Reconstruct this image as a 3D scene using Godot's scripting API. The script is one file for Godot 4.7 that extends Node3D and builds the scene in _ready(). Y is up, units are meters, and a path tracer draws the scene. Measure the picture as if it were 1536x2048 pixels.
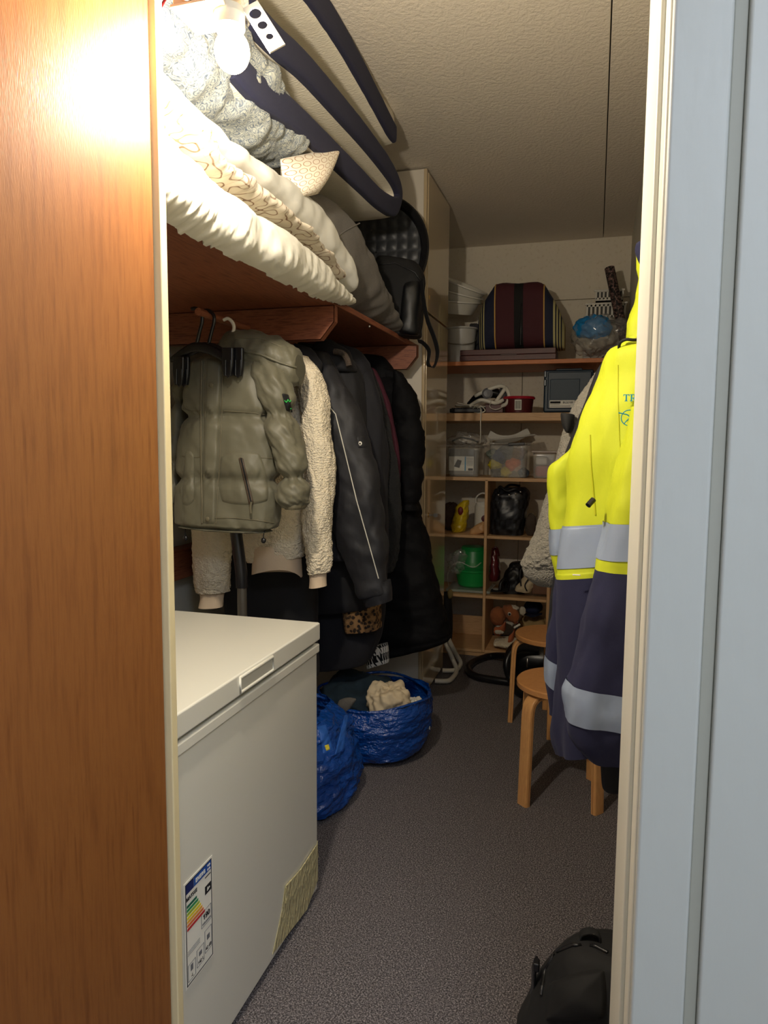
extends Node3D

# ------------------------------------------------------------------ mesh collector
class MB:
	var v := PackedVector3Array()
	var n := PackedVector3Array()
	var t := PackedVector2Array()
	var ix := PackedInt32Array()
	func tri(a: int, b: int, c: int) -> void:
		# keep front faces clockwise, whatever order the corners come in
		var f := (v[b] - v[a]).cross(v[c] - v[a])
		if f.dot(n[a] + n[b] + n[c]) > 0.0:
			ix.append_array(PackedInt32Array([a, c, b]))
		else:
			ix.append_array(PackedInt32Array([a, b, c]))
	func put(p: Vector3, m: Vector3, w := Vector2.ZERO) -> int:
		v.append(p)
		n.append(m)
		t.append(w)
		return v.size() - 1
	func add(o: MB, x := Transform3D()) -> MB:
		var k := v.size()
		var nb := x.basis.inverse().transposed()
		for i in o.v.size():
			v.append(x * o.v[i])
			n.append((nb * o.n[i]).normalized())
		t.append_array(o.t)
		for i in o.ix:
			ix.append(i + k)
		return self
	func mesh(m: Material) -> ArrayMesh:
		var a := []
		a.resize(Mesh.ARRAY_MAX)
		a[Mesh.ARRAY_VERTEX] = v
		a[Mesh.ARRAY_NORMAL] = n
		a[Mesh.ARRAY_TEX_UV] = t
		a[Mesh.ARRAY_INDEX] = ix
		var r := ArrayMesh.new()
		r.add_surface_from_arrays(Mesh.PRIMITIVE_TRIANGLES, a)
		r.surface_set_material(0, m)
		return r

var nz := FastNoiseLite.new()
var rng := RandomNumberGenerator.new()
var cam_basis: Basis
var eye := Vector3(0, 1.36, 0)
const FOCAL := 1420.0
var mats := {}

# where the sight line through a pixel of the 1536x2048 photograph meets an upright plane at that z / x, or a level plane
func ray(x: float, y: float) -> Vector3:
	return cam_basis * Vector3((x - 768.0) / FOCAL, (1024.0 - y) / FOCAL, -1.0)
func pz(x: float, y: float, z: float) -> Vector3:
	var r := ray(x, y)
	return eye + r * (z / r.z)
func px(x: float, y: float, at: float) -> Vector3:
	var r := ray(x, y)
	return eye + r * (at / r.x)
func py(x: float, y: float, h: float) -> Vector3:
	var r := ray(x, y)
	return eye + r * ((h - eye.y) / r.y)
func ns(p: Vector3, f: float) -> float:
	return nz.get_noise_3d(p.x * f, p.y * f, p.z * f)

# ------------------------------------------------------------------ shapes
func grid(nu: int, nv: int, f: Callable, closed: bool, caps: bool, us := 1.0, vs := 1.0) -> MB:
	var m := MB.new()
	var p := PackedVector3Array()
	var w := nu + 1
	for j in nv + 1:
		for i in w:
			p.append(f.call(float(i) / nu, float(j) / nv))
	var total := 0.0
	var mid := PackedVector3Array()
	for j in nv + 1:
		var c := Vector3.ZERO
		for i in nu:
			c += p[j * w + i]
		mid.append(c / nu)
	for j in nv + 1:
		for i in w:
			var a := p[j * w + (i + 1 if i < nu else (1 if closed else nu))]
			var b := p[j * w + (i - 1 if i > 0 else (nu - 1 if closed else 0))]
			var c := p[mini(j + 1, nv) * w + i]
			var d := p[maxi(j - 1, 0) * w + i]
			var q := (a - b).cross(c - d)
			q = q.normalized() if q.length() > 1e-12 else Vector3.UP
			total += q.dot(p[j * w + i] - mid[j])
			m.put(p[j * w + i], q, Vector2(us * i / nu, vs * j / nv))
	if closed and total < 0.0:
		for i in m.n.size():
			m.n[i] = -m.n[i]
	for j in nv:
		for i in nu:
			var a := j * w + i
			m.tri(a, a + 1, a + w)
			m.tri(a + 1, a + w + 1, a + w)
	if caps and closed:
		for e in [0, nv]:
			var c: Vector3 = mid[e]
			var o: Vector3 = (c - mid[1 if e == 0 else nv - 1]).normalized()
			var k := m.put(c, o, Vector2(0.5, 0.5))
			for i in nu:
				var a := m.put(p[e * w + i], o, Vector2(0.5, 0.5))
				var b := m.put(p[e * w + i + 1], o, Vector2(0.5, 0.5))
				m.tri(k, a, b)
	return m

func cat(a: Vector3, b: Vector3, c: Vector3, d: Vector3, t: float) -> Vector3:
	return 0.5 * (2.0 * b + (c - a) * t + (2.0 * a - 5.0 * b + 4.0 * c - d) * t * t + (3.0 * b - a - 3.0 * c + d) * t * t * t)

func along(s: Array, k: int, v: float) -> Vector3:
	var x := clampf(v, 0.0, 1.0) * (s.size() - 1)
	var i := mini(int(x), s.size() - 2)
	return cat(s[maxi(i - 1, 0)][k], s[i][k], s[i + 1][k], s[mini(i + 2, s.size() - 1)][k], x - i)

# a closed body through cross-sections [centre, half axis, other half axis]
func loft(s: Array, nu: int, nv: int, o := {}) -> MB:
	var e: float = o.get("e", 1.0)
	var v0: float = o.get("v0", 0.0)
	var v1: float = o.get("v1", 1.0)
	var grow: float = o.get("grow", 0.0)
	var has: bool = o.has("d")
	var d = o.get("d")
	var u0: float = o.get("u0", 0.0)
	var u1: float = o.get("u1", 1.0)
	var f := func(u: float, v: float) -> Vector3:
		var q := lerpf(v0, v1, v)
		var a := TAU * lerpf(u0, u1, u)
		var c := cos(a)
		var g := sin(a)
		if e != 1.0:
			c = signf(c) * pow(absf(c), e)
			g = signf(g) * pow(absf(g), e)
		var out := along(s, 1, q) * c + along(s, 2, q) * g
		var p := along(s, 0, q) + out
		var h := grow
		if has:
			h += d.call(u, q, p)
		return p + out.normalized() * h
	return grid(nu, nv, f, u1 - u0 > 0.999, o.get("caps", true), o.get("us", 1.0), o.get("vs", 1.0))

# ends drawn in so that a body closes softly
func soft(s: Array, by := 0.35, push := 0.02) -> Array:
	var r := s.duplicate(true)
	var a: Vector3 = (s[0][0] - s[1][0]).normalized()
	var b: Vector3 = (s[-1][0] - s[-2][0]).normalized()
	r.push_front([s[0][0] + a * push, s[0][1] * by, s[0][2] * by])
	r.push_back([s[-1][0] + b * push, s[-1][1] * by, s[-1][2] * by])
	return r

# cross-sections from rows [left x, left y, right x, right y, half depth] seen on the plane z (or between two planes)
func rows(a: Array, z: float, z2 := 99.0, thick := 1.0) -> Array:
	var r := []
	for q in a:
		var l := pz(q[0], q[1], z)
		var g := pz(q[2], q[3], z if z2 > 98.0 else z2)
		var h := (g - l) * 0.5
		var side := Vector3(-h.z, 0, h.x).normalized() if Vector2(h.x, h.z).length() > 1e-4 else Vector3.BACK
		r.append([(l + g) * 0.5, h, side * (q[4] * thick)])
	return r

func tube(pts: Array, rad: float, sides := 8, closed := false, steps := 0, r2 := -1.0) -> MB:
	var p := []
	var k := pts.size()
	if steps > 0:
		var segs := k if closed else k - 1
		for i in segs:
			for j in steps:
				if closed:
					p.append(cat(pts[(i - 1 + k) % k], pts[i], pts[(i + 1) % k], pts[(i + 2) % k], float(j) / steps))
				else:
					p.append(cat(pts[maxi(i - 1, 0)], pts[i], pts[i + 1], pts[mini(i + 2, k - 1)], float(j) / steps))
		if not closed:
			p.append(pts[-1])
	else:
		p = pts.duplicate()
	if closed:
		p.append(p[0])
	var n := p.size()
	var frames := []
	var up := Vector3.UP
	var d0: Vector3 = (p[1] - p[0]).normalized()
	if absf(d0.dot(up)) > 0.9:
		up = Vector3.RIGHT
	for i in n:
		var d: Vector3
		if closed:
			d = (p[(i + 1) % (n - 1)] - p[(i - 1 + n - 1) % (n - 1)]).normalized()
		else:
			d = (p[mini(i + 1, n - 1)] - p[maxi(i - 1, 0)]).normalized()
		var x := up.cross(d).normalized()
		var y := d.cross(x).normalized()
		up = y
		frames.append([p[i], x, y])
	var f := func(u: float, v: float) -> Vector3:
		var i := int(round(v * (n - 1)))
		var g: Array = frames[i]
		var rr := rad if r2 < 0.0 else lerpf(rad, r2, v)
		return g[0] + (g[1] * cos(u * TAU) + g[2] * sin(u * TAU)) * rr
	return grid(sides, n - 1, f, true, not closed)

# a strap: flat section swept along points, its width along `wide`
func strap(pts: Array, width: float, thick: float, wide: Vector3, steps := 6) -> MB:
	var s := []
	for i in pts.size():
		var d: Vector3 = (pts[mini(i + 1, pts.size() - 1)] - pts[maxi(i - 1, 0)]).normalized()
		var w := (wide - d * wide.dot(d)).normalized()
		s.append([pts[i], w * width * 0.5, d.cross(w).normalized() * thick * 0.5])
	return loft(s, 16, maxi(2, (pts.size() - 1) * steps), {"e": 0.35})

func lathe(prof: Array, segs := 32) -> MB:
	var f := func(u: float, v: float) -> Vector3:
		var x := v * (prof.size() - 1)
		var i := mini(int(x), prof.size() - 2)
		var q: Vector2 = prof[i].lerp(prof[i + 1], x - i)
		return Vector3(q.x * cos(u * TAU), q.y, q.x * sin(u * TAU))
	# each profile point twice, a hair apart, keeps the edges crisp
	var m := MB.new()
	for i in prof.size() - 1:
		var a: Vector2 = prof[i]
		var b: Vector2 = prof[i + 1]
		var nn := Vector2(b.y - a.y, a.x - b.x).normalized()
		var base := m.v.size()
		for j in 2:
			var q := a if j == 0 else b
			for s in segs + 1:
				var an := TAU * s / segs
				m.put(Vector3(q.x * cos(an), q.y, q.x * sin(an)), Vector3(nn.x * cos(an), nn.y, nn.x * sin(an)), Vector2(float(s) / segs, float(i + j) / prof.size()))
		for s in segs:
			var k := base + s
			m.tri(k, k + 1, k + segs + 1)
			m.tri(k + 1, k + segs + 2, k + segs + 1)
	return m

# a box with rounded edges
func rbox(c: Vector3, size: Vector3, r := 0.004, basis := Basis(), div := 1) -> MB:
	var m := MB.new()
	var h := size * 0.5
	r = minf(r, minf(h.x, minf(h.y, h.z)) * 0.98)
	for ax in 3:
		for sg in [-1.0, 1.0]:
			var b: int = (ax + 1) % 3
			var d: int = (ax + 2) % 3
			var base := m.v.size()
			var gb := [-h[b], -h[b] + r, h[b] - r, h[b]]
			var gd := [-h[d], -h[d] + r, h[d] - r, h[d]]
			for i in 4:
				for j in 4:
					var p := Vector3.ZERO
					p[ax] = sg * h[ax]
					p[b] = gb[i]
					p[d] = gd[j]
					var core := Vector3(clampf(p.x, -h.x + r, h.x - r), clampf(p.y, -h.y + r, h.y - r), clampf(p.z, -h.z + r, h.z - r))
					var q := (p - core).normalized()
					m.put(c + basis * (core + q * r), basis * q, Vector2(p[b] / size[b] + 0.5, p[d] / size[d] + 0.5))
			for i in 3:
				for j in 3:
					var k := base + i * 4 + j
					m.tri(k, k + 1, k + 4)
					m.tri(k + 1, k + 5, k + 4)
	return m

# an outline (in its own plane) given a thickness; x and y of the outline run along the basis' x and y
func slab(poly: PackedVector2Array, thick: float, xf: Transform3D, bev := 0.002) -> MB:
	var m := MB.new()
	if Geometry2D.is_polygon_clockwise(poly):
		poly.reverse()
	var ins := Geometry2D.offset_polygon(poly, -bev)
	var inner: PackedVector2Array = ins[0] if ins.size() and ins[0].size() == poly.size() else poly
	var tr := Geometry2D.triangulate_polygon(inner)
	for sg in [-1.0, 1.0]:
		var base := m.v.size()
		for q in inner:
			m.put(xf * Vector3(q.x, q.y, sg * thick * 0.5), xf.basis.z * sg, q)
		for i in range(0, tr.size(), 3):
			m.tri(base + tr[i], base + tr[i + 1], base + tr[i + 2])
	var k := poly.size()
	for i in k:
		var a := poly[i]
		var b := poly[(i + 1) % k]
		var o := Vector2(b.y - a.y, a.x - b.x).normalized()
		var w := xf.basis * Vector3(o.x, o.y, 0)
		var hz := thick * 0.5
		var x0 := m.put(xf * Vector3(a.x, a.y, -hz), w)
		var x1 := m.put(xf * Vector3(b.x, b.y, -hz), w)
		var x2 := m.put(xf * Vector3(b.x, b.y, hz), w)
		var x3 := m.put(xf * Vector3(a.x, a.y, hz), w)
		m.tri(x0, x1, x2)
		m.tri(x0, x2, x3)
	return m

func ball(c: Vector3, r: Vector3, nu := 24, nv := 14, d = null) -> MB:
	var f := func(u: float, v: float) -> Vector3:
		var a := TAU * u
		var b := PI * clampf(v, 0.002, 0.998)
		var q := Vector3(cos(a) * sin(b), cos(b), sin(a) * sin(b))
		var p := c + q * r
		if d != null:
			p += q * d.call(p)
		return p
	return grid(nu, nv, f, true, false)

# ------------------------------------------------------------------ naming
func thing(called: String, label: String, category: String, base := Vector3.ZERO, group := "") -> Node3D:
	var o := Node3D.new()
	o.name = numbered(called)
	add_child(o)
	o.position = base
	o.set_meta("label", label)
	o.set_meta("category", category)
	if group != "":
		o.set_meta("group", group)
	return o

func numbered(called: String) -> String:
	if not has_node(NodePath(called)):
		return called
	var i := 1
	while has_node(NodePath("%s_%03d" % [called, i])):
		i += 1
	return "%s_%03d" % [called, i]

func part(o: Node3D, called: String, m: MB, mat: Material, label := "") -> MeshInstance3D:
	var mi := MeshInstance3D.new()
	var nm := called
	var i := 1
	while o.has_node(NodePath(nm)):
		nm = "%s_%03d" % [called, i]
		i += 1
	mi.name = nm
	mi.mesh = m.mesh(mat)
	if o.get_parent() == self:
		mi.position = -o.position
	o.add_child(mi)
	if label != "":
		mi.set_meta("label", label)
	return mi

func struct(called: String, m: MB, mat: Material) -> MeshInstance3D:
	var mi := MeshInstance3D.new()
	mi.name = called
	mi.mesh = m.mesh(mat)
	add_child(mi)
	mi.set_meta("kind", "structure")
	return mi

func text(o: Node3D, called: String, s: String, size: float, at: Transform3D, mat: Material, serif := false, bold := true) -> MeshInstance3D:
	var t := TextMesh.new()
	var f := SystemFont.new()
	f.font_names = PackedStringArray(["Droid Serif" if serif else "Droid Sans"])
	f.font_weight = 700 if bold else 400
	t.font = f
	t.text = s
	t.font_size = 32
	t.pixel_size = size / 32.0
	t.depth = 0.0006
	t.material = mat
	var mi := MeshInstance3D.new()
	mi.name = called
	mi.mesh = t
	mi.transform = at
	if o.get_parent() == self:
		mi.position -= o.position
	o.add_child(mi, true)
	return mi

# ------------------------------------------------------------------ materials
func noise_tex(freq: float, stops: Array, o := {}) -> NoiseTexture2D:
	var f := FastNoiseLite.new()
	f.seed = o.get("seed", 3)
	f.noise_type = o.get("type", FastNoiseLite.TYPE_SIMPLEX_SMOOTH)
	f.frequency = freq
	f.fractal_type = FastNoiseLite.FRACTAL_FBM
	f.fractal_octaves = o.get("oct", 3)
	f.fractal_gain = o.get("gain", 0.5)
	if o.get("warp", 0.0) > 0.0:
		f.domain_warp_enabled = true
		f.domain_warp_fractal_type = FastNoiseLite.DOMAIN_WARP_FRACTAL_NONE
		f.domain_warp_amplitude = o.warp
		f.domain_warp_frequency = o.get("wfreq", freq)
	var t := NoiseTexture2D.new()
	t.width = o.get("w", 512)
	t.height = o.get("h", 512)
	t.seamless = true
	t.noise = f
	if stops.size():
		var g := Gradient.new()
		var off := PackedFloat32Array()
		var col := PackedColorArray()
		for s in stops:
			off.append(s[0])
			col.append(s[1])
		g.offsets = off
		g.colors = col
		if o.get("hard", false):
			g.interpolation_mode = Gradient.GRADIENT_INTERPOLATE_CONSTANT
		t.color_ramp = g
	return t

func rgb(r: int, g: int, b: int) -> Color:
	return Color8(r, g, b)

# o: tex, tri (world triplanar scale), bump, depth (cm), metal, rim, coat, alpha, back
func mk(c: Color, rough := 0.8, o := {}) -> StandardMaterial3D:
	var m := StandardMaterial3D.new()
	m.albedo_color = c
	m.roughness = rough
	m.metallic = o.get("metal", 0.0)
	if o.has("spec"):
		m.metallic_specular = o.spec
	if o.has("tex"):
		m.albedo_texture = o.tex
	if o.has("bump"):
		m.heightmap_enabled = true
		m.heightmap_texture = o.bump
		m.heightmap_scale = o.get("depth", 0.1)
	if o.has("tri"):
		m.uv1_triplanar = true
		m.uv1_world_triplanar = o.get("world", true)
		m.uv1_scale = o.tri
	elif o.has("uv"):
		m.uv1_scale = o.uv
	if o.has("rim"):
		m.rim_enabled = true
		m.rim = o.rim
		m.rim_tint = 0.6
	if o.has("coat"):
		m.clearcoat_enabled = true
		m.clearcoat = o.coat
		m.clearcoat_roughness = o.get("coat_rough", 0.15)
	if o.has("alpha"):
		m.transparency = BaseMaterial3D.TRANSPARENCY_ALPHA
		m.albedo_color.a = o.alpha
	if o.has("back"):
		m.backlight_enabled = true
		m.backlight = o.back
	return m

# where the sight line through a photo pixel meets a body already built
func hit(m: MB, x: float, y: float) -> Vector3:
	var d := ray(x, y).normalized()
	var best := 1e9
	for i in range(0, m.ix.size(), 3):
		var a := m.v[m.ix[i]]
		# coarse reject
		var w := a - eye
		if (w - d * w.dot(d)).length_squared() > 0.02:
			continue
		var h = Geometry3D.ray_intersects_triangle(eye, d, a, m.v[m.ix[i + 1]], m.v[m.ix[i + 2]])
		if h != null:
			best = minf(best, (h - eye).length())
	if best > 1e8:
		# nearest vertex to the line
		var bd := 1e9
		for p in m.v:
			var w2 := p - eye
			var e := (w2 - d * w2.dot(d)).length() + 0.05 * w2.length()
			if e < bd:
				bd = e
				best = w2.length()
	return eye + d * best

# a sewn-on patch following the body: corners as photo pixels tl, tr, br, bl
func patch(m: MB, q: Array, nu: int, nv: int, thick: float, squircle := 0.0, puff := 0.0) -> MB:
	var f := func(u: float, v: float) -> Vector3:
		var a := u * 2.0 - 1.0
		var b := v * 2.0 - 1.0
		var a2 := a * sqrt(1.0 - squircle * b * b * 0.5)
		var b2 := b * sqrt(1.0 - squircle * a * a * 0.5)
		var s := a2 * 0.5 + 0.5
		var t := b2 * 0.5 + 0.5
		var g: Vector2 = q[0].lerp(q[1], s).lerp(q[3].lerp(q[2], s), t)
		var p := hit(m, g.x, g.y)
		var edge := maxf(absf(a), absf(b))
		var off := -0.002 if edge > 0.999 else thick + puff * (1.0 - edge * edge)
		return p + (eye - p).normalized() * off
	return grid(nu, nv, f, false, false)

func line_on(m: MB, pts: Array, r: float, out := 0.001, steps := 6) -> MB:
	var w := []
	for i in pts.size() - 1:
		for j in steps:
			var g: Vector2 = pts[i].lerp(pts[i + 1], float(j) / steps)
			var p := hit(m, g.x, g.y)
			w.append(p + (eye - p).normalized() * out)
	var p2 := hit(m, pts[-1].x, pts[-1].y)
	w.append(p2 + (eye - p2).normalized() * out)
	return tube(w, r, 6)

func wr(amp: float, fx: float, fy: float, fz := -1.0) -> Callable:
	if fz < 0.0:
		fz = fx
	return func(_u: float, _v: float, p: Vector3) -> float:
		return amp * nz.get_noise_3d(p.x * fx, p.y * fy, p.z * fz)

func wr3(amp: float, f: float) -> Callable:
	return func(p: Vector3) -> float: return amp * nz.get_noise_3d(p.x * f, p.y * f, p.z * f)

func quilt(count: float, puff: float, amp: float, f: float, shift := 0.0) -> Callable:
	return func(_u: float, v: float, p: Vector3) -> float:
		return puff * (pow(absf(sin(PI * (v * count + shift))), 0.5) - 0.55) + amp * nz.get_noise_3d(p.x * f, p.y * f * 1.4, p.z * f)

func fleece(amp: float, wave: float, f: float) -> Callable:
	return func(_u: float, _v: float, p: Vector3) -> float:
		return amp * nz.get_noise_3d(p.x * f, p.y * f, p.z * f) + wave * nz.get_noise_3d(p.x * 9.0, p.y * 3.0, p.z * 9.0)

func v2(a: Array) -> Array:
	var r := []
	for i in range(0, a.size(), 2):
		r.append(Vector2(a[i], a[i + 1]))
	return r

func make_materials() -> void:
	var grey := noise_tex(0.02, [], {"seed": 5, "oct": 4})
	var fine := noise_tex(0.22, [], {"seed": 9, "oct": 2})
	var crump := noise_tex(0.022, [], {"seed": 17, "oct": 4, "type": FastNoiseLite.TYPE_CELLULAR, "warp": 20.0})
	var curl := noise_tex(0.075, [], {"seed": 23, "oct": 2, "type": FastNoiseLite.TYPE_CELLULAR, "warp": 9.0})
	var weave := noise_tex(0.35, [], {"seed": 31, "oct": 1})
	mats.fine = fine
	mats.crump = crump
	# woods: streaks along one axis come from the triplanar scale
	var red := noise_tex(0.012, [[0.0, rgb(110, 62, 42)], [0.42, rgb(152, 94, 66)], [0.6, rgb(162, 104, 72)], [0.8, rgb(136, 80, 56)], [1.0, rgb(100, 54, 38)]], {"seed": 41, "oct": 5, "gain": 0.6})
	mats.pine = mk(rgb(246, 236, 234), 0.5, {"tex": red, "tri": Vector3(14, 14, 0.9), "coat": 0.15})
	mats.pine_x = mk(rgb(226, 214, 210), 0.5, {"tex": red, "tri": Vector3(1.2, 12, 12), "coat": 0.15})
	var veneer := noise_tex(0.012, [[0.0, rgb(146, 92, 52)], [0.4, rgb(172, 114, 68)], [0.6, rgb(180, 122, 74)], [0.82, rgb(166, 108, 62)], [1.0, rgb(140, 86, 48)]], {"seed": 47, "oct": 5, "gain": 0.6})
	mats.door = mk(rgb(196, 182, 146), 0.42, {"tex": veneer, "tri": Vector3(9, 0.5, 9), "bump": fine, "depth": 0.02, "spec": 0.5})
	var beech := noise_tex(0.012, [[0.0, rgb(196, 160, 120)], [0.5, rgb(222, 190, 150)], [1.0, rgb(206, 170, 130)]], {"seed": 51, "oct": 4})
	mats.shelf = mk(rgb(245, 232, 215), 0.5, {"tex": beech, "tri": Vector3(1.0, 14, 14)})
	mats.shelf_v = mk(rgb(245, 232, 215), 0.5, {"tex": beech, "tri": Vector3(14, 1.0, 14)})
	var birch := noise_tex(0.012, [[0.0, rgb(196, 140, 86)], [0.5, rgb(224, 172, 114)], [1.0, rgb(206, 150, 96)]], {"seed": 57, "oct": 4})
	mats.seat = mk(rgb(240, 225, 210), 0.38, {"tex": birch, "tri": Vector3(2, 10, 14), "world": false, "coat": 0.2})
	mats.leg = mk(rgb(255, 250, 240), 0.4, {"tex": birch, "tri": Vector3(14, 1.5, 14), "world": false, "coat": 0.2})
	mats.pine_light = mk(rgb(236, 190, 164), 0.5, {"tex": birch, "tri": Vector3(1.2, 12, 12)})
	mats.groove = mk(rgb(150, 98, 52), 0.6)
	mats.box_wood = mk(rgb(225, 205, 205), 0.45, {"tex": noise_tex(0.012, [[0.0, rgb(70, 34, 30)], [0.5, rgb(104, 56, 50)], [1.0, rgb(84, 42, 38)]], {"seed": 61}), "tri": Vector3(2, 20, 20)})
	# room
	mats.cream = mk(rgb(222, 221, 208), 0.45, {"bump": grey, "depth": 0.06, "tri": Vector3(3, 1, 3)})
	mats.cream_left = mk(rgb(228, 212, 168), 0.45, {"bump": grey, "depth": 0.06, "tri": Vector3(3, 1, 3)})
	mats.casing = mk(rgb(188, 191, 185), 0.5, {"bump": grey, "depth": 0.04, "tri": Vector3(3, 1, 3)})
	mats.casing_low = mk(rgb(162, 162, 150), 0.6)
	mats.wall = mk(rgb(240, 230, 210), 0.75, {"bump": grey, "depth": 0.12, "tri": Vector3(2, 2, 2), "tex": noise_tex(0.03, [[0.0, rgb(232, 226, 214)], [0.3, rgb(252, 252, 252)], [1.0, rgb(255, 255, 255)]], {"seed": 71, "oct": 5})})
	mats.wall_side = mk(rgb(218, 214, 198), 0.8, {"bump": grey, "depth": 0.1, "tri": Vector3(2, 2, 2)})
	mats.ceiling = mk(rgb(234, 224, 208), 0.8, {"bump": noise_tex(0.03, [], {"seed": 73, "oct": 5, "gain": 0.65}), "depth": 0.26, "tri": Vector3(2.6, 2.6, 2.6)})
	mats.hall = mk(rgb(214, 216, 214), 0.7)
	var speck := noise_tex(0.28, [[0.0, rgb(26, 25, 26)], [0.38, rgb(70, 67, 68)], [0.5, rgb(104, 100, 101)], [0.62, rgb(142, 137, 136)], [1.0, rgb(220, 214, 210)]], {"seed": 77, "oct": 3, "gain": 0.8})
	mats.carpet = mk(rgb(235, 232, 235), 0.95, {"tex": speck, "bump": noise_tex(0.25, [], {"seed": 79, "oct": 2}), "depth": 0.3, "tri": Vector3(1.3, 1.3, 1.3)})
	mats.dark = mk(rgb(8, 8, 9), 0.8)
	# white goods, plastics, metals
	mats.enamel = mk(rgb(222, 220, 208), 0.28, {"coat": 0.3})
	mats.enamel_in = mk(rgb(186, 184, 172), 0.4)
	mats.rubber = mk(rgb(40, 40, 40), 0.7)
	mats.white_plastic = mk(rgb(226, 222, 210), 0.4)
	mats.grey_plastic = mk(rgb(150, 148, 142), 0.45)
	mats.black_plastic = mk(rgb(20, 20, 23), 0.3)
	mats.black_matt = mk(rgb(10, 10, 12), 0.8)
	mats.steel = mk(rgb(180, 176, 168), 0.3, {"metal": 1.0})
	mats.grey_metal = mk(rgb(120, 116, 108), 0.4, {"metal": 0.8})
	mats.brass = mk(rgb(200, 160, 96), 0.35, {"metal": 1.0})
	mats.tape = mk(rgb(204, 194, 148), 0.3, {"bump": crump, "depth": 0.6, "tri": Vector3(7, 3, 7)})
	mats.label = mk(rgb(238, 236, 226), 0.5)
	mats.lacquer = mk(rgb(196, 176, 142), 0.12, {"coat": 0.8, "coat_rough": 0.04})
	mats.cab_side = mk(rgb(216, 208, 194), 0.55)
	# cloth
	var cotton := {"bump": weave, "depth": 0.03, "tri": Vector3(6, 6, 6), "rim": 0.2}
	mats.duvet = mk(rgb(214, 211, 198), 0.85, cotton)
	mats.sheet = mk(rgb(206, 204, 194), 0.85, cotton)
	var squig := noise_tex(0.014, [[0.0, rgb(240, 232, 214)], [0.45, rgb(238, 228, 208)], [0.465, rgb(128, 88, 56)], [0.555, rgb(128, 88, 56)], [0.57, rgb(240, 232, 214)], [1.0, rgb(240, 232, 214)]], {"seed": 81, "oct": 1, "warp": 26.0, "wfreq": 0.012})
	mats.squiggle = mk(rgb(222, 218, 212), 0.85, {"tex": squig, "tri": Vector3(2.6, 2.6, 2.6), "rim": 0.2})
	var pais_c := []
	for i in 13:
		pais_c.append([i / 13.0, rgb(208, 210, 196) if i % 2 == 0 else (rgb(92, 106, 128) if i % 4 == 1 else rgb(132, 142, 152))])
	mats.paisley = mk(rgb(214, 214, 214), 0.85, {"tex": noise_tex(0.016, pais_c, {"seed": 83, "oct": 2, "warp": 24.0, "hard": true, "type": FastNoiseLite.TYPE_SIMPLEX_SMOOTH}), "tri": Vector3(3, 3, 3), "rim": 0.2})
	mats.quilted = mk(rgb(222, 215, 198), 0.85, {"bump": noise_tex(0.05, [], {"seed": 85, "type": FastNoiseLite.TYPE_CELLULAR, "oct": 1}), "depth": 0.15, "tri": Vector3(3, 6, 6), "rim": 0.2})
	mats.navy_band = mk(rgb(30, 32, 58), 0.85, {"bump": weave, "depth": 0.06, "tri": Vector3(4, 4, 4), "rim": 0.3})
	mats.heather = mk(rgb(168, 165, 162), 0.9, {"tex": noise_tex(0.4, [[0.0, rgb(64, 62, 60)], [0.4, rgb(134, 130, 124)], [0.6, rgb(160, 155, 148)], [1.0, rgb(210, 206, 198)]], {"seed": 87, "oct": 2}), "tri": Vector3(2, 2, 2), "rim": 0.2})
	var ring := Image.create(256, 256, false, Image.FORMAT_RGBA8)
	for y in 256:
		for x in 256:
			var row := int(y / 64.0)
			var cx := fposmod(x + (32.0 if row % 2 else 0.0), 64.0) - 32.0
			var r := Vector2(cx, fposmod(y, 64.0) - 32.0).length()
			ring.set_pixel(x, y, rgb(168, 128, 92) if absf(r - 24.0) < 2.2 else rgb(234, 224, 204))
	mats.rings = mk(Color.WHITE, 0.85, {"tex": ImageTexture.create_from_image(ring), "uv": Vector3(2, 2, 1), "rim": 0.2})
	mats.olive = mk(rgb(98, 95, 78), 0.55, {"bump": weave, "depth": 0.02, "tri": Vector3(6, 6, 6), "rim": 0.3})
	mats.olive_dark = mk(rgb(98, 92, 72), 0.6)
	mats.zip_brown = mk(rgb(82, 68, 56), 0.5)
	mats.sherpa = mk(rgb(234, 221, 194), 0.95, {"bump": curl, "depth": 0.7, "tri": Vector3(4, 4, 4), "rim": 0.4})
	mats.rib = mk(rgb(218, 196, 168), 0.9, {"bump": weave, "depth": 0.08, "tri": Vector3(8, 1, 8)})
	mats.rib_in = mk(rgb(140, 116, 96), 0.9)
	mats.grey_sherpa = mk(rgb(128, 124, 114), 0.95, {"bump": curl, "depth": 0.5, "tri": Vector3(5, 5, 5), "rim": 0.4})
	mats.rain = mk(rgb(25, 25, 30), 0.6, {"bump": crump, "depth": 0.12, "tri": Vector3(2, 1, 2), "rim": 0.2})
	mats.navy_cloth = mk(rgb(16, 16, 24), 0.8, {"rim": 0.3})
	mats.charcoal = mk(rgb(22, 23, 25), 0.95, {"bump": curl, "depth": 0.3, "tri": Vector3(6, 6, 6), "rim": 0.4})
	mats.black_cloth = mk(rgb(13, 13, 18), 0.75, {"rim": 0.25})
	mats.puffer = mk(rgb(10, 10, 13), 0.75, {"spec": 0.3, "bump": grey, "depth": 0.1, "tri": Vector3(3, 3, 3)})
	mats.burgundy = mk(rgb(70, 18, 38), 0.8)
	mats.brown_cloth = mk(rgb(140, 100, 66), 0.9)
	mats.fur = mk(rgb(86, 74, 64), 0.95, {"bump": curl, "depth": 0.6, "tri": Vector3(8, 8, 8)})
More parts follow.
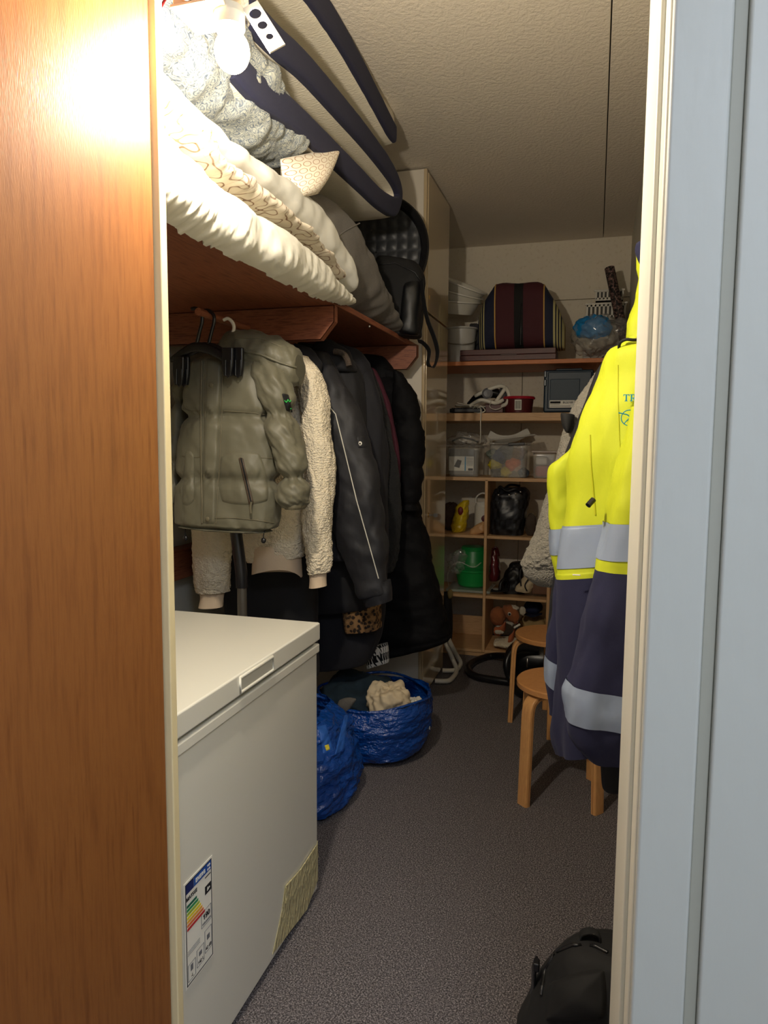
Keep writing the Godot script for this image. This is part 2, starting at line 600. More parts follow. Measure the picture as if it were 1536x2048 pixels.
	mats.leopard = mk(rgb(190, 180, 170), 0.85, {"tex": noise_tex(0.035, [[0.0, rgb(30, 22, 18)], [0.3, rgb(40, 28, 20)], [0.34, rgb(190, 150, 100)], [1.0, rgb(206, 168, 118)]], {"seed": 91, "type": FastNoiseLite.TYPE_CELLULAR, "oct": 1, "warp": 12.0}), "tri": Vector3(3, 3, 3)})
	var tooth := Image.create(64, 64, false, Image.FORMAT_RGBA8)
	for y in 64:
		for x in 64:
			var a := (x / 32) % 2
			var b := (y / 32) % 2
			var on: bool = (a == 0 and b == 0) or (a != b and (x + y) % 32 < 16)
			tooth.set_pixel(x, y, rgb(228, 224, 216) if on else rgb(16, 16, 18))
	mats.tooth = mk(Color.WHITE, 0.9, {"tex": ImageTexture.create_from_image(tooth), "uv": Vector3(22, 3, 1)})
	mats.bag_blue = mk(rgb(8, 66, 146), 0.22, {"bump": crump, "depth": 0.6, "tri": Vector3(5, 8, 5), "spec": 0.6})
	mats.bag_strap = mk(rgb(36, 92, 176), 0.6)
	mats.yellow_print = mk(rgb(226, 206, 60), 0.6)
	mats.linen = mk(rgb(208, 190, 158), 0.95, {"bump": weave, "depth": 0.08, "tri": Vector3(5, 5, 5)})
	mats.teal_cloth = mk(rgb(14, 34, 46), 0.9)
	mats.hivis = mk(rgb(190, 200, 28), 0.7, {"bump": weave, "depth": 0.04, "tri": Vector3(6, 6, 6)})
	mats.hivis_seam = mk(rgb(186, 188, 16), 0.7)
	mats.reflect = mk(rgb(150, 164, 188), 0.42, {"metal": 0.15})
	mats.work_navy = mk(rgb(27, 29, 62), 0.85, {"bump": weave, "depth": 0.05, "tri": Vector3(6, 6, 6), "rim": 0.3})
	mats.print_teal = mk(rgb(20, 140, 170), 0.7)
	mats.leather = mk(rgb(18, 19, 22), 0.36, {"bump": fine, "depth": 0.05, "tri": Vector3(5, 5, 5)})
	mats.clear = mk(rgb(235, 235, 230), 0.08, {"alpha": 0.16})
	mats.film = mk(rgb(225, 225, 220), 0.12, {"alpha": 0.14})
	mats.stripe = mk(rgb(196, 186, 132), 0.8)
	mats.duffel_red = mk(rgb(72, 24, 34), 0.75, {"bump": weave, "depth": 0.05, "tri": Vector3(6, 6, 6)})
	mats.duffel_navy = mk(rgb(26, 32, 58), 0.75)
	mats.piping = mk(rgb(206, 164, 84), 0.7)
	mats.bulb = mk(rgb(255, 240, 210), 0.5)
	mats.bulb.emission_enabled = true
	mats.bulb.emission = rgb(255, 226, 170)
	mats.bulb.emission_energy_multiplier = 30.0

const BULB := Vector3(-0.616, 2.022, -1.15)

func _ready() -> void:
	# camera
	cam_basis = Basis(Vector3.UP, deg_to_rad(16.5)) * Basis(Vector3.RIGHT, deg_to_rad(-5.5)) * Basis(Vector3.BACK, deg_to_rad(0.4))
	var cam := Camera3D.new()
	cam.name = "camera"
	cam.fov = rad_to_deg(2.0 * atan(1024.0 / FOCAL))
	cam.near = 0.02
	cam.far = 40.0
	cam.transform = Transform3D(cam_basis, eye)
	add_child(cam)
	cam.current = true
	# surroundings: no daylight reaches the room
	var we := WorldEnvironment.new()
	we.name = "world_environment"
	var env := Environment.new()
	env.background_mode = Environment.BG_COLOR
	env.background_color = Color.BLACK
	env.tonemap_mode = Environment.TONE_MAPPER_LINEAR
	env.tonemap_exposure = 1.32
	env.sdfgi_enabled = true
	env.ssao_enabled = true
	env.ssil_enabled = true
	we.environment = env
	add_child(we)
	# cool light of the hallway behind the camera (its glowing panel is built with the hall)
	var hall := AreaLight3D.new()
	hall.name = "hall_light"
	hall.area_size = Vector2(0.5, 0.5)
	hall.light_color = rgb(226, 236, 255)
	hall.light_energy = 2.0
	hall.shadow_enabled = true
	hall.transform = Transform3D(Basis(Vector3.RIGHT, -PI / 2), Vector3(0.55, 2.47, 0.55))
	add_child(hall)
	nz.noise_type = FastNoiseLite.TYPE_SIMPLEX_SMOOTH
	nz.frequency = 1.0
	nz.seed = 12
	nz.fractal_type = FastNoiseLite.FRACTAL_FBM
	nz.fractal_octaves = 3
	rng.seed = 20
	make_materials()
	room()
	hall_room()
	freezer()
	bed_shelf()
	cabinet()
	shelving()
	stools()
	bedding()
	mattress()
	tray_and_bag()
	coats()
	olive_jacket()
	sherpa_jacket()
	work_wear()
	blue_bags()
	floor_things()
	lamp()
	top_shelf_things()
	second_shelf_things()
	third_shelf_things()
	cube_things()

# ------------------------------------------------------------------ the setting
func room() -> void:
	struct("floor", rbox(Vector3(-0.4, -0.05, -2.2), Vector3(3.4, 0.1, 6.6), 0.002), mats.carpet)
	var c := struct("ceiling", rbox(Vector3(-0.7, 2.79, -3.1), Vector3(2.1, 0.1, 4.2), 0.002), mats.dark)
	part(c, "ceiling_panel", rbox(Vector3(-0.873, 2.73, -3.1), Vector3(1.745, 0.03, 4.0), 0.003), mats.ceiling)
	part(c, "ceiling_panel", rbox(Vector3(0.131, 2.73, -3.1), Vector3(0.255, 0.03, 4.0), 0.003), mats.ceiling)
	var b := struct("wall_back", rbox(Vector3(-0.7, 1.36, -5.09), Vector3(2.1, 2.9, 0.1), 0.002), mats.dark)
	part(b, "wall_panel", rbox(Vector3(-0.7, 2.552, -5.03), Vector3(2.0, 0.446, 0.022), 0.003), mats.wall)
	part(b, "wall_panel", rbox(Vector3(-1.1, 1.163, -5.03), Vector3(1.197, 2.326, 0.022), 0.003), mats.wall)
	part(b, "wall_panel", rbox(Vector3(-0.2, 1.163, -5.03), Vector3(0.597, 2.326, 0.022), 0.003), mats.wall)
	part(b, "wall_panel", rbox(Vector3(0.22, 1.163, -5.03), Vector3(0.237, 2.326, 0.022), 0.003), mats.wall)
	struct("wall_left", rbox(Vector3(-1.67, 1.36, -3.1), Vector3(0.1, 2.8, 4.1), 0.002), mats.wall_side)
	struct("wall_right", rbox(Vector3(0.23, 1.36, -3.1), Vector3(0.1, 2.8, 4.1), 0.002), mats.wall_side)
	# the wall the doorway is cut through
	struct("wall_front", rbox(Vector3(-1.285, 1.3, -1.128), Vector3(1.0, 2.9, 0.038), 0.002), mats.wall_side)
	struct("wall_above_door", rbox(Vector3(-0.25, 2.55, -1.128), Vector3(1.1, 0.5, 0.038), 0.002), mats.wall_side)
	# left door post: a narrow cream strip
	struct("trim_1", rbox(Vector3(-0.758, 1.15, -1.1145), Vector3(0.050, 2.3, 0.02), 0.003), mats.cream_left)
	# right door lining with its stop, then the casing that faces the hall
	struct("trim_2", rbox(Vector3(0.098, 1.15, -0.975), Vector3(0.08, 2.3, 0.29), 0.004), mats.cream)
	struct("trim_3", rbox(Vector3(0.056, 1.15, -1.0), Vector3(0.008, 2.3, 0.235), 0.003), mats.cream)
	var k := struct("trim_4", rbox(Vector3(0.0895, 1.15, -0.824), Vector3(0.0575, 2.3, 0.016), 0.004), mats.casing)
	part(k, "casing_groove", rbox(Vector3(0.125, 1.15, -0.826), Vector3(0.014, 2.3, 0.006), 0.002), mats.casing_low)
	part(k, "casing_board", rbox(Vector3(0.245, 1.15, -0.824), Vector3(0.226, 2.3, 0.016), 0.004), mats.casing)
	# dark ledge on the left wall, above and behind the freezer
	struct("trim_5", rbox(Vector3(-1.585, 0.88, -2.2), Vector3(0.07, 0.12, 1.6), 0.006), mats.pine)
	# the open door
	var door := struct("door_1", rbox(Vector3(0, 1.1, 0.42), Vector3(0.04, 2.2, 0.84), 0.003), mats.door)
	door.transform = Transform3D(Basis(Vector3.UP, deg_to_rad(-15.0)), Vector3(-0.764, 0, -1.106))

func hall_room() -> void:
	struct("wall_hall_front", rbox(Vector3(0.7, 1.3, -0.88), Vector3(1.1, 2.8, 0.08), 0.002), mats.hall)
	struct("wall_hall_left", rbox(Vector3(-1.75, 1.3, 0.05), Vector3(0.1, 2.8, 2.4), 0.002), mats.hall)
	struct("wall_hall_right", rbox(Vector3(1.25, 1.3, 0.1), Vector3(0.1, 2.8, 2.1), 0.002), mats.hall)
	struct("wall_hall_back", rbox(Vector3(-0.25, 1.3, 1.15), Vector3(3.1, 2.8, 0.1), 0.002), mats.hall)
	struct("ceiling_hall", rbox(Vector3(-0.25, 2.6, 0.05), Vector3(3.1, 0.1, 2.4), 0.002), mats.hall)
	var l := thing("hall_lamp", "flat square ceiling lamp out in the hallway", "lamp", Vector3(0.55, 2.5, 0.55))
	part(l, "lamp_frame", rbox(Vector3(0.55, 2.535, 0.55), Vector3(0.54, 0.03, 0.54), 0.006), mats.white_plastic)
	var g := mk(rgb(220, 230, 250), 0.5)
	g.emission_enabled = true
	g.emission = rgb(205, 226, 255)
	g.emission_energy_multiplier = 1.0
	part(l, "lamp_panel", rbox(Vector3(0.55, 2.505, 0.55), Vector3(0.5, 0.03, 0.5), 0.006), g)

# ------------------------------------------------------------------ furniture
func freezer() -> void:
	var o := thing("chest_freezer", "white chest freezer with energy label just inside the doorway", "freezer", Vector3(-1.06, 0, -1.5))
	part(o, "body", rbox(Vector3(-1.06, 0.398, -1.521), Vector3(0.6, 0.755, 0.735), 0.006), mats.enamel)
	part(o, "body_rim", rbox(Vector3(-1.06, 0.765, -1.521), Vector3(0.612, 0.026, 0.745), 0.004), mats.enamel)
	part(o, "seal", rbox(Vector3(-1.06, 0.784, -1.521), Vector3(0.585, 0.014, 0.72), 0.004), mats.rubber)
	part(o, "lid", rbox(Vector3(-1.06, 0.814, -1.521), Vector3(0.614, 0.052, 0.75), 0.005), mats.enamel)
	# recessed grip on the lid's front edge
	var hl := px(480, 1380, -0.752)
	var hr := px(545, 1312, -0.752)
	var zc := (hl.z + hr.z) * 0.5
	var zw := absf(hl.z - hr.z)
	var pts := [Vector3(-0.752, 0.797, zc - zw / 2), Vector3(-0.752, 0.831, zc - zw / 2), Vector3(-0.752, 0.831, zc + zw / 2), Vector3(-0.752, 0.797, zc + zw / 2)]
	var h := part(o, "handle", tube(pts, 0.0042, 8, true), mats.enamel)
	part(h, "grip_recess", rbox(Vector3(-0.7535, 0.813, zc), Vector3(0.004, 0.032, zw), 0.0015), mats.enamel_in)
	part(o, "foot", rbox(Vector3(-1.06, 0.011, -1.521), Vector3(0.56, 0.02, 0.69), 0.004), mats.rubber)
	# energy label: a sheet on the front with printed fields
	var xf := -0.7585
	var c1 := px(367, 1772, xf)
	var c2 := px(424, 1708, xf)
	var c3 := px(430, 1905, xf)
	var z0 := c1.z
	var z1 := c2.z
	var y1 := (c1.y + c2.y) * 0.5
	var y0 := c3.y
	var w := absf(z1 - z0)
	var ht := y1 - y0
	var lab := part(o, "energy_label", rbox(Vector3(xf, (y0 + y1) / 2, (z0 + z1) / 2), Vector3(0.001, ht, w), 0.0004), mats.label)
	var blue := mk(rgb(24, 76, 160), 0.5)
	var deep := mk(rgb(14, 34, 96), 0.5)
	var ink := mk(rgb(24, 26, 34), 0.6)
	var inkg := mk(rgb(110, 112, 118), 0.6)
	var f := func(called: String, u0: float, u1: float, t0: float, t1: float, m: Material, up := 0.0009) -> void:
		part(lab, called, rbox(Vector3(xf + up, y1 - ht * (t0 + t1) / 2, lerpf(z0, z1, (u0 + u1) / 2)), Vector3(0.0006, ht * (t1 - t0), w * (u1 - u0)), 0.0002), m)
	f.call("border", 0.04, 0.06, 0.02, 0.98, ink)
	f.call("border", 0.94, 0.96, 0.02, 0.98, ink)
	f.call("border", 0.04, 0.96, 0.02, 0.028, ink)
	f.call("border", 0.04, 0.96, 0.972, 0.98, ink)
	f.call("flag_field", 0.06, 0.32, 0.03, 0.115, deep)
	f.call("title_field", 0.33, 0.94, 0.03, 0.115, blue)
	var cols := [rgb(12, 96, 72), rgb(40, 140, 80), rgb(150, 180, 50), rgb(226, 210, 40), rgb(226, 170, 50), rgb(214, 112, 56), rgb(190, 40, 44)]
	for i in 7:
		f.call("class_bar", 0.08, 0.42 + 0.045 * i, 0.225 + i * 0.036, 0.25 + i * 0.036, mk(cols[i], 0.6))
	f.call("class_arrow", 0.71, 0.93, 0.235, 0.315, ink)
	var bx := func(u0: float, u1: float, t0: float, t1: float) -> void:
		f.call("field_line", u0, u0 + 0.012, t0, t1, inkg)
		f.call("field_line", u1 - 0.012, u1, t0, t1, inkg)
		f.call("field_line", u0, u1, t0, t0 + 0.004, inkg)
		f.call("field_line", u0, u1, t1 - 0.004, t1, inkg)
	bx.call(0.56, 0.92, 0.45, 0.60)
	bx.call(0.08, 0.34, 0.79, 0.95)
	bx.call(0.38, 0.64, 0.75, 0.92)
	bx.call(0.67, 0.92, 0.66, 0.88)
	f.call("pictogram", 0.17, 0.25, 0.81, 0.87, inkg)
	f.call("pictogram", 0.46, 0.56, 0.79, 0.83, inkg)
	f.call("pictogram", 0.75, 0.85, 0.72, 0.77, inkg)
	for i in 3:
		f.call("small_print", 0.08, 0.5, 0.66 + i * 0.018, 0.664 + i * 0.018, inkg)
	var q := Basis(Vector3.UP, PI / 2)
	var lt := func(s: String, u: float, t: float, sz: float, m: Material, bold: bool) -> void:
		text(lab, "lettering", s, sz, Transform3D(q, Vector3(xf + 0.0016, y1 - ht * t, lerpf(z0, z1, u))), m, false, bold)
	lt.call("ENERG", 0.55, 0.074, 0.0118, mats.label, true)
	lt.call("Y IJA", 0.85, 0.055, 0.0055, mats.label, true)
	lt.call("IE IA", 0.85, 0.092, 0.0055, mats.label, true)
	lt.call("MATSUI", 0.24, 0.165, 0.011, ink, true)
	f.call("small_print", 0.72, 0.92, 0.145, 0.155, ink)
	lt.call("A+", 0.83, 0.275, 0.0095, mats.label, true)
	lt.call("190", 0.74, 0.51, 0.0165, ink, true)
	lt.call("kWh/annum", 0.74, 0.57, 0.006, inkg, false)
	lt.call("-L", 0.21, 0.915, 0.009, ink, false)
	lt.call("142 L", 0.51, 0.885, 0.009, ink, false)
	lt.call("42 dB", 0.795, 0.84, 0.009, ink, false)
	# old yellowed tape over the lower far corner
	var a := px(570, 1772, xf)
	var b := px(636, 1680, xf)
	var d := px(545, 1905, xf)
	var poly := PackedVector2Array([Vector2(a.z, a.y), Vector2(-1.735, 0.165), Vector2(b.z + 0.02, b.y - 0.03), Vector2(-1.884, b.y), Vector2(-1.886, 0.05), Vector2(-1.8, 0.012), Vector2(d.z, 0.04), Vector2(a.z + 0.02, a.y - 0.055)])
	part(o, "tape_patch", slab(poly, 0.0014, Transform3D(Basis(Vector3(0, 0, 1), Vector3(0, 1, 0), Vector3(-1, 0, 0)), Vector3(xf, 0, 0)), 0.0005), mats.tape, "yellowed sticky tape, wrinkled")
	var fold := PackedVector2Array([Vector2(a.z, a.y), Vector2(-1.75, 0.165), Vector2(-1.87, b.y - 0.005), Vector2(-1.884, b.y - 0.05), Vector2(-1.79, 0.11), Vector2(a.z, a.y - 0.05)])
	part(o, "tape_fold", slab(fold, 0.003, Transform3D(Basis(Vector3(0, 0, 1), Vector3(0, 1, 0), Vector3(-1, 0, 0)), Vector3(xf + 0.002, 0, 0)), 0.001), mats.tape)

func bed_shelf() -> void:
	var o := thing("pine_shelf", "deep reddish pine shelf high on the left wall, under the bedding", "shelf", Vector3(-1.2, 1.83, -2.3))
	part(o, "shelf_board", rbox(Vector3(-1.23, 1.842, -2.3), Vector3(0.72, 0.022, 2.42), 0.003), mats.pine)
	for z in [-2.345, -3.36]:
		var xe := -0.872 if z > -3 else -0.832
		var poly := PackedVector2Array([Vector2(-1.6, 1.831), Vector2(xe, 1.831), Vector2(xe, 1.775), Vector2(xe - 0.05, 1.715), Vector2(-1.6, 1.715)])
		var b := part(o, "bracket_board", slab(poly, 0.03, Transform3D(Basis(), Vector3(0, 0, z)), 0.003), mats.pine_x)
		if z > -3:
			part(b, "screw_head", ball(pz(739, 653, z + 0.015), Vector3(0.004, 0.004, 0.003), 8, 6), mats.grey_metal)
	var r := thing("clothes_rail", "dark wooden clothes rail under the pine shelf, mostly hidden by coats", "rail", Vector3(-1.19, 1.74, -2.8))
	part(r, "rod", tube([Vector3(-1.2, 1.765, -2.0), Vector3(-1.2, 1.765, -3.36)], 0.012, 12), mats.pine)

func cabinet() -> void:
	var o := thing("tall_cabinet", "tall beige cabinet with glossy doors against the ceiling, right of the coats", "cabinet", Vector3(-1.2, 0, -3.83))
	part(o, "side_panel", rbox(Vector3(-1.22, 1.36, -3.545), Vector3(0.75, 2.69, 0.02), 0.002), mats.cab_side)
	part(o, "carcass", rbox(Vector3(-1.24, 1.36, -3.82), Vector3(0.7, 2.68, 0.53), 0.002), mats.cab_side)
	part(o, "edge_strip", rbox(Vector3(-0.846, 1.36, -3.543), Vector3(0.016, 2.69, 0.024), 0.003), mats.lacquer)
	var up := part(o, "door", rbox(Vector3(-0.844, 2.36, -3.82), Vector3(0.02, 0.67, 0.52), 0.003), mats.lacquer)
	var lo := part(o, "door", rbox(Vector3(-0.844, 1.02, -3.82), Vector3(0.02, 1.985, 0.52), 0.003), mats.lacquer)
	part(up, "lock", rbox(Vector3(-0.833, 2.1, -3.6), Vector3(0.004, 0.02, 0.012), 0.002), mats.brass)
	var k := px(857, 1030, -0.834)
	part(lo, "lock_plate", lathe([Vector2(0.0, 0.0), Vector2(0.013, 0.0), Vector2(0.013, 0.003), Vector2(0.0, 0.003)], 16).add(MB.new()), mats.brass).transform = Transform3D(Basis(Vector3.BACK, -PI / 2), Vector3(-0.834, k.y, k.z))
	part(lo, "key", rbox(Vector3(-0.818, k.y, k.z), Vector3(0.03, 0.006, 0.004), 0.001).add(rbox(Vector3(-0.796, k.y, k.z), Vector3(0.022, 0.02, 0.003), 0.001)), mats.steel)

const SX := [-1.02, -0.649, -0.252, 0.12]

func shelving() -> void:
	var zf := -4.45
	var zb := -4.83
	var zm := (zf + zb) / 2
	var d := zf - zb
	var o := thing("cube_shelf", "beech open cube shelf standing against the back wall", "shelf unit", Vector3(-0.46, 0, zm))
	for x in SX:
		part(o, "upright", rbox(Vector3(x, 0.585, zm), Vector3(0.018, 1.11, d), 0.002), mats.shelf_v)
	for y in [0.045, 0.4, 0.785]:
		for i in 3:
			part(o, "shelf_board", rbox(Vector3((SX[i] + SX[i + 1]) / 2, y - 0.009, zm), Vector3(SX[i + 1] - SX[i] - 0.019, 0.018, d), 0.002), mats.shelf)
	part(o, "top_board", rbox(Vector3(-0.45, 1.142, zm), Vector3(1.19, 0.022, d), 0.002), mats.shelf)
	part(o, "plinth", rbox(Vector3(-0.463, 0.014, zf - 0.02), Vector3(1.13, 0.028, 0.018), 0.002), mats.shelf)
	part(o, "rear_board", rbox(Vector3(-0.835, 0.11, zb + 0.01), Vector3(0.35, 0.13, 0.012), 0.002), mats.shelf)
	var s := thing("beech_shelf", "pale beech board shelf above the cube shelf", "shelf", Vector3(-0.46, 1.55, -4.72))
	part(s, "board", rbox(Vector3(-0.5, 1.531, -4.73), Vector3(1.35, 0.05, 0.5), 0.003), mats.shelf)
	var t := thing("upper_shelf", "reddish pine board shelf nearest the ceiling on the back wall", "shelf", Vector3(-0.5, 1.86, -4.72))
	part(t, "board", rbox(Vector3(-0.5, 1.864, -4.73), Vector3(1.35, 0.026, 0.5), 0.003), mats.pine_light)

func make_stool(label: String) -> Node3D:
	var o := thing("stool", label, "stool", Vector3.ZERO, "")
	var seat := MB.new()
	seat.add(lathe([Vector2(0.0, 0.425), Vector2(0.168, 0.425), Vector2(0.175, 0.429), Vector2(0.175, 0.446), Vector2(0.171, 0.450), Vector2(0.0, 0.450)], 56))
	part(o, "seat", seat, mats.seat)
	for i in 4:
		# bent laminated leg: flat strip running under the seat, round the bend and down
		var prof := []
		for q in [Vector2(0.06, 0.413), Vector2(0.10, 0.413), Vector2(0.135, 0.412), Vector2(0.156, 0.403), Vector2(0.170, 0.388), Vector2(0.177, 0.366), Vector2(0.180, 0.33), Vector2(0.184, 0.2), Vector2(0.190, 0.0)]:
			prof.append(q)
		var b := Basis(Vector3.UP, PI / 4 + i * PI / 2)
		var outer := []
		for q in prof:
			outer.append(b * Vector3(q.x, q.y, 0))
		var lm := strap(outer, 0.05, 0.025, b * Vector3.BACK, 3)
		var leg := part(o, "leg", lm, mats.leg)
		var inner := []
		for k in prof.size():
			inner.append(b * Vector3(prof[k].x, prof[k].y, 0.0))
		part(leg, "groove", strap(inner, 0.0512, 0.0025, b * Vector3.BACK, 3), mats.groove)
	return o

func stools() -> void:
	var a := make_stool("birch stool with round seat standing nearer the doorway, half under work clothes")
	a.position = Vector3(-0.092, 0, -2.765)
	a.rotation.y = deg_to_rad(4)
	var b := a.duplicate()
	b.name = numbered("stool")
	add_child(b)
	b.set_meta("label", "birch stool with round seat nearer the shelves, partly hidden by the first stool")
	b.position = Vector3(-0.172, 0, -3.46)
	b.rotation.y = deg_to_rad(-38)
	for s in [a, b]:
		s.set_meta("group", "birch stools")

# ------------------------------------------------------------------ on the pine shelf
func zsecs(a: Array) -> Array:
	# rows [z, front x, back x, bottom y, top y]
	var r := []
	for q in a:
		r.append([Vector3((q[1] + q[2]) / 2, (q[3] + q[4]) / 2, q[0]), Vector3((q[1] - q[2]) / 2, 0, 0), Vector3(0, (q[4] - q[3]) / 2, 0)])
	return r

func bedding() -> void:
	var gather := func(_u: float, v: float, p: Vector3) -> float:
		return 0.007 * nz.get_noise_3d(p.x * 6.0 + p.y * 6.0, p.y * 5.0, p.z * 42.0 + p.y * 12.0) + 0.016 * nz.get_noise_3d(p.x * 2.0, p.y * 3.0, p.z * 5.0) + 0.0 * v
	var o := thing("duvet", "thick white duvet bulging over the edge of the pine shelf, lowest in the pile", "duvet", Vector3(-1.1, 1.853, -1.9))
	var low := zsecs([[-1.2, -0.80, -1.45, 1.79, 1.995], [-1.32, -0.80, -1.45, 1.79, 1.985], [-1.45, -0.80, -1.45, 1.786, 1.96], [-1.65, -0.80, -1.45, 1.788, 1.955], [-1.95, -0.80, -1.45, 1.792, 1.958], [-2.2, -0.81, -1.45, 1.805, 1.925], [-2.36, -0.825, -1.45, 1.825, 1.895], [-2.46, -0.845, -1.42, 1.845, 1.885]])
	var dm := loft(soft(low, 0.55, 0.05), 96, 190, {"e": 0.62, "d": gather})
	# it lies on the board and only its front sags past the edge
	for i in dm.v.size():
		if dm.v[i].x < -0.864 and dm.v[i].y < 1.856:
			dm.v[i].y = 1.856
	part(o, "cover", dm, mats.duvet)
	var sq := thing("patterned_duvet", "cream duvet printed with brown squiggles, folded between the white ones", "duvet", Vector3(-1.1, 2.0, -1.7))
	var mid := zsecs([[-1.2, -0.785, -1.45, 1.985, 2.045], [-1.30, -0.785, -1.45, 1.975, 2.045], [-1.39, -0.79, -1.45, 1.96, 2.025], [-1.46, -0.80, -1.45, 1.95, 2.0], [-1.6, -0.80, -1.45, 1.945, 2.01], [-1.75, -0.80, -1.45, 1.948, 2.0], [-1.95, -0.80, -1.45, 1.95, 1.98], [-2.15, -0.81, -1.45, 1.93, 1.955], [-2.3, -0.83, -1.4, 1.905, 1.925]])
	var ruff := func(_u: float, _v: float, p: Vector3) -> float:
		return 0.010 * nz.get_noise_3d(p.x * 4.0, p.y * 20.0, p.z * 24.0) + 0.012 * nz.get_noise_3d(p.x * 3.0, p.y * 6.0, p.z * 8.0)
	part(sq, "cover", loft(soft(mid, 0.6, 0.03), 72, 150, {"e": 0.7, "d": ruff}), mats.squiggle)
	var top := thing("folded_duvet", "smooth white folded duvet lying on the squiggle patterned one", "duvet", Vector3(-1.1, 2.05, -1.9))
	var upp := zsecs([[-1.2, -0.86, -1.45, 2.05, 2.15], [-1.42, -0.845, -1.45, 2.02, 2.10], [-1.55, -0.83, -1.45, 2.005, 2.085], [-1.7, -0.825, -1.45, 2.0, 2.095], [-1.9, -0.825, -1.45, 1.98, 2.118], [-2.12, -0.82, -1.45, 1.955, 2.122], [-2.33, -0.825, -1.42, 1.92, 2.05], [-2.46, -0.835, -1.4, 1.89, 1.95]])
	part(top, "cover", loft(soft(upp, 0.55, 0.04), 80, 130, {"e": 0.68, "d": wr(0.014, 5, 6, 7)}), mats.sheet)
	var pa := thing("paisley_bedding", "crumpled grey and cream paisley bed linen heaped next to the lit bulb", "bed linen", Vector3(-1.15, 2.2, -1.75))
	var ps := zsecs([[-1.26, -0.88, -1.4, 2.16, 2.45], [-1.45, -0.86, -1.4, 2.135, 2.46], [-1.62, -0.845, -1.4, 2.115, 2.45], [-1.78, -0.84, -1.4, 2.125, 2.42], [-1.92, -0.845, -1.38, 2.15, 2.36], [-2.04, -0.86, -1.35, 2.185, 2.30]])
	var cr := func(_u: float, _v: float, p: Vector3) -> float:
		return 0.045 * nz.get_noise_3d(p.x * 4.0, p.y * 5.0, p.z * 4.5) + 0.018 * absf(nz.get_noise_3d(p.x * 11.0, p.y * 12.0, p.z * 10.0))
	part(pa, "cover", loft(soft(ps, 0.6, 0.03), 96, 120, {"e": 0.8, "d": cr}), mats.paisley)
	# cushion with circles: two bellied faces meeting in a seam with drawn-out corners
	var cu := thing("circle_cushion", "small cream cushion printed with brown circles, pointed corner sticking out", "cushion", Vector3(-1.0, 2.2, -2.25))
	var q := [px(560, 318, -0.87), px(684, 293, -0.85), px(636, 388, -0.81), px(572, 404, -0.87)]
	var face := MB.new()
	for sg in [-1.0, 1.0]:
		var f := func(u: float, v: float) -> Vector3:
			var a: Vector3 = q[0].lerp(q[1], u)
			var b: Vector3 = q[3].lerp(q[2], u)
			var e := 4.0 * u * (1.0 - u) * 4.0 * v * (1.0 - v)
			var pinch := Vector2(u - 0.5, v - 0.5)
			var p := a.lerp(b, v)
			var c: Vector3 = (q[0] + q[1] + q[2] + q[3]) / 4.0
			var k := 0.10 * (1.0 - maxf(absf(pinch.x), absf(pinch.y)) * 2.0) + 0.06 * (1.0 - absf(absf(pinch.x) - absf(pinch.y)) * 2.0) * 0.0
			p = p.lerp(c, k * 0.0)
			return p + Vector3(0.8, -0.25, 0.55).normalized() * sg * 0.07 * pow(e, 0.6)
		face.add(grid(30, 30, f, false, false, 0.9, 0.9))
	part(cu, "cover", face, mats.rings)
	var gp := thing("grey_pillow", "large heather grey pillow slumped on the shelf past the white duvets", "pillow", Vector3(-1.05, 1.853, -2.75))
	var gs := zsecs([[-2.16, -0.875, -1.3, 1.99, 2.17], [-2.3, -0.855, -1.3, 1.92, 2.21], [-2.48, -0.84, -1.32, 1.86, 2.23], [-2.66, -0.835, -1.32, 1.853, 2.19], [-2.82, -0.835, -1.32, 1.853, 2.09], [-2.98, -0.835, -1.3, 1.853, 1.99], [-3.12, -0.845, -1.25, 1.853, 1.9]])
	var gw := func(_u: float, v: float, p: Vector3) -> float:
		return 0.012 * nz.get_noise_3d(p.x * 5.0, p.y * 16.0 + p.z * 10.0, p.z * 5.0) * smoothstep(0.2, 0.8, v) + 0.015 * nz.get_noise_3d(p.x * 4.0, p.y * 4.0, p.z * 4.0)
	var gm := loft(soft(gs, 0.5, 0.03), 80, 110, {"e": 0.75, "d": gw})
	var gc := part(gp, "cover", gm, mats.heather)
	part(gc, "seam", line_on(gm, v2([668, 478, 690, 462, 720, 446]), 0.0025, 0.001), mats.heather)

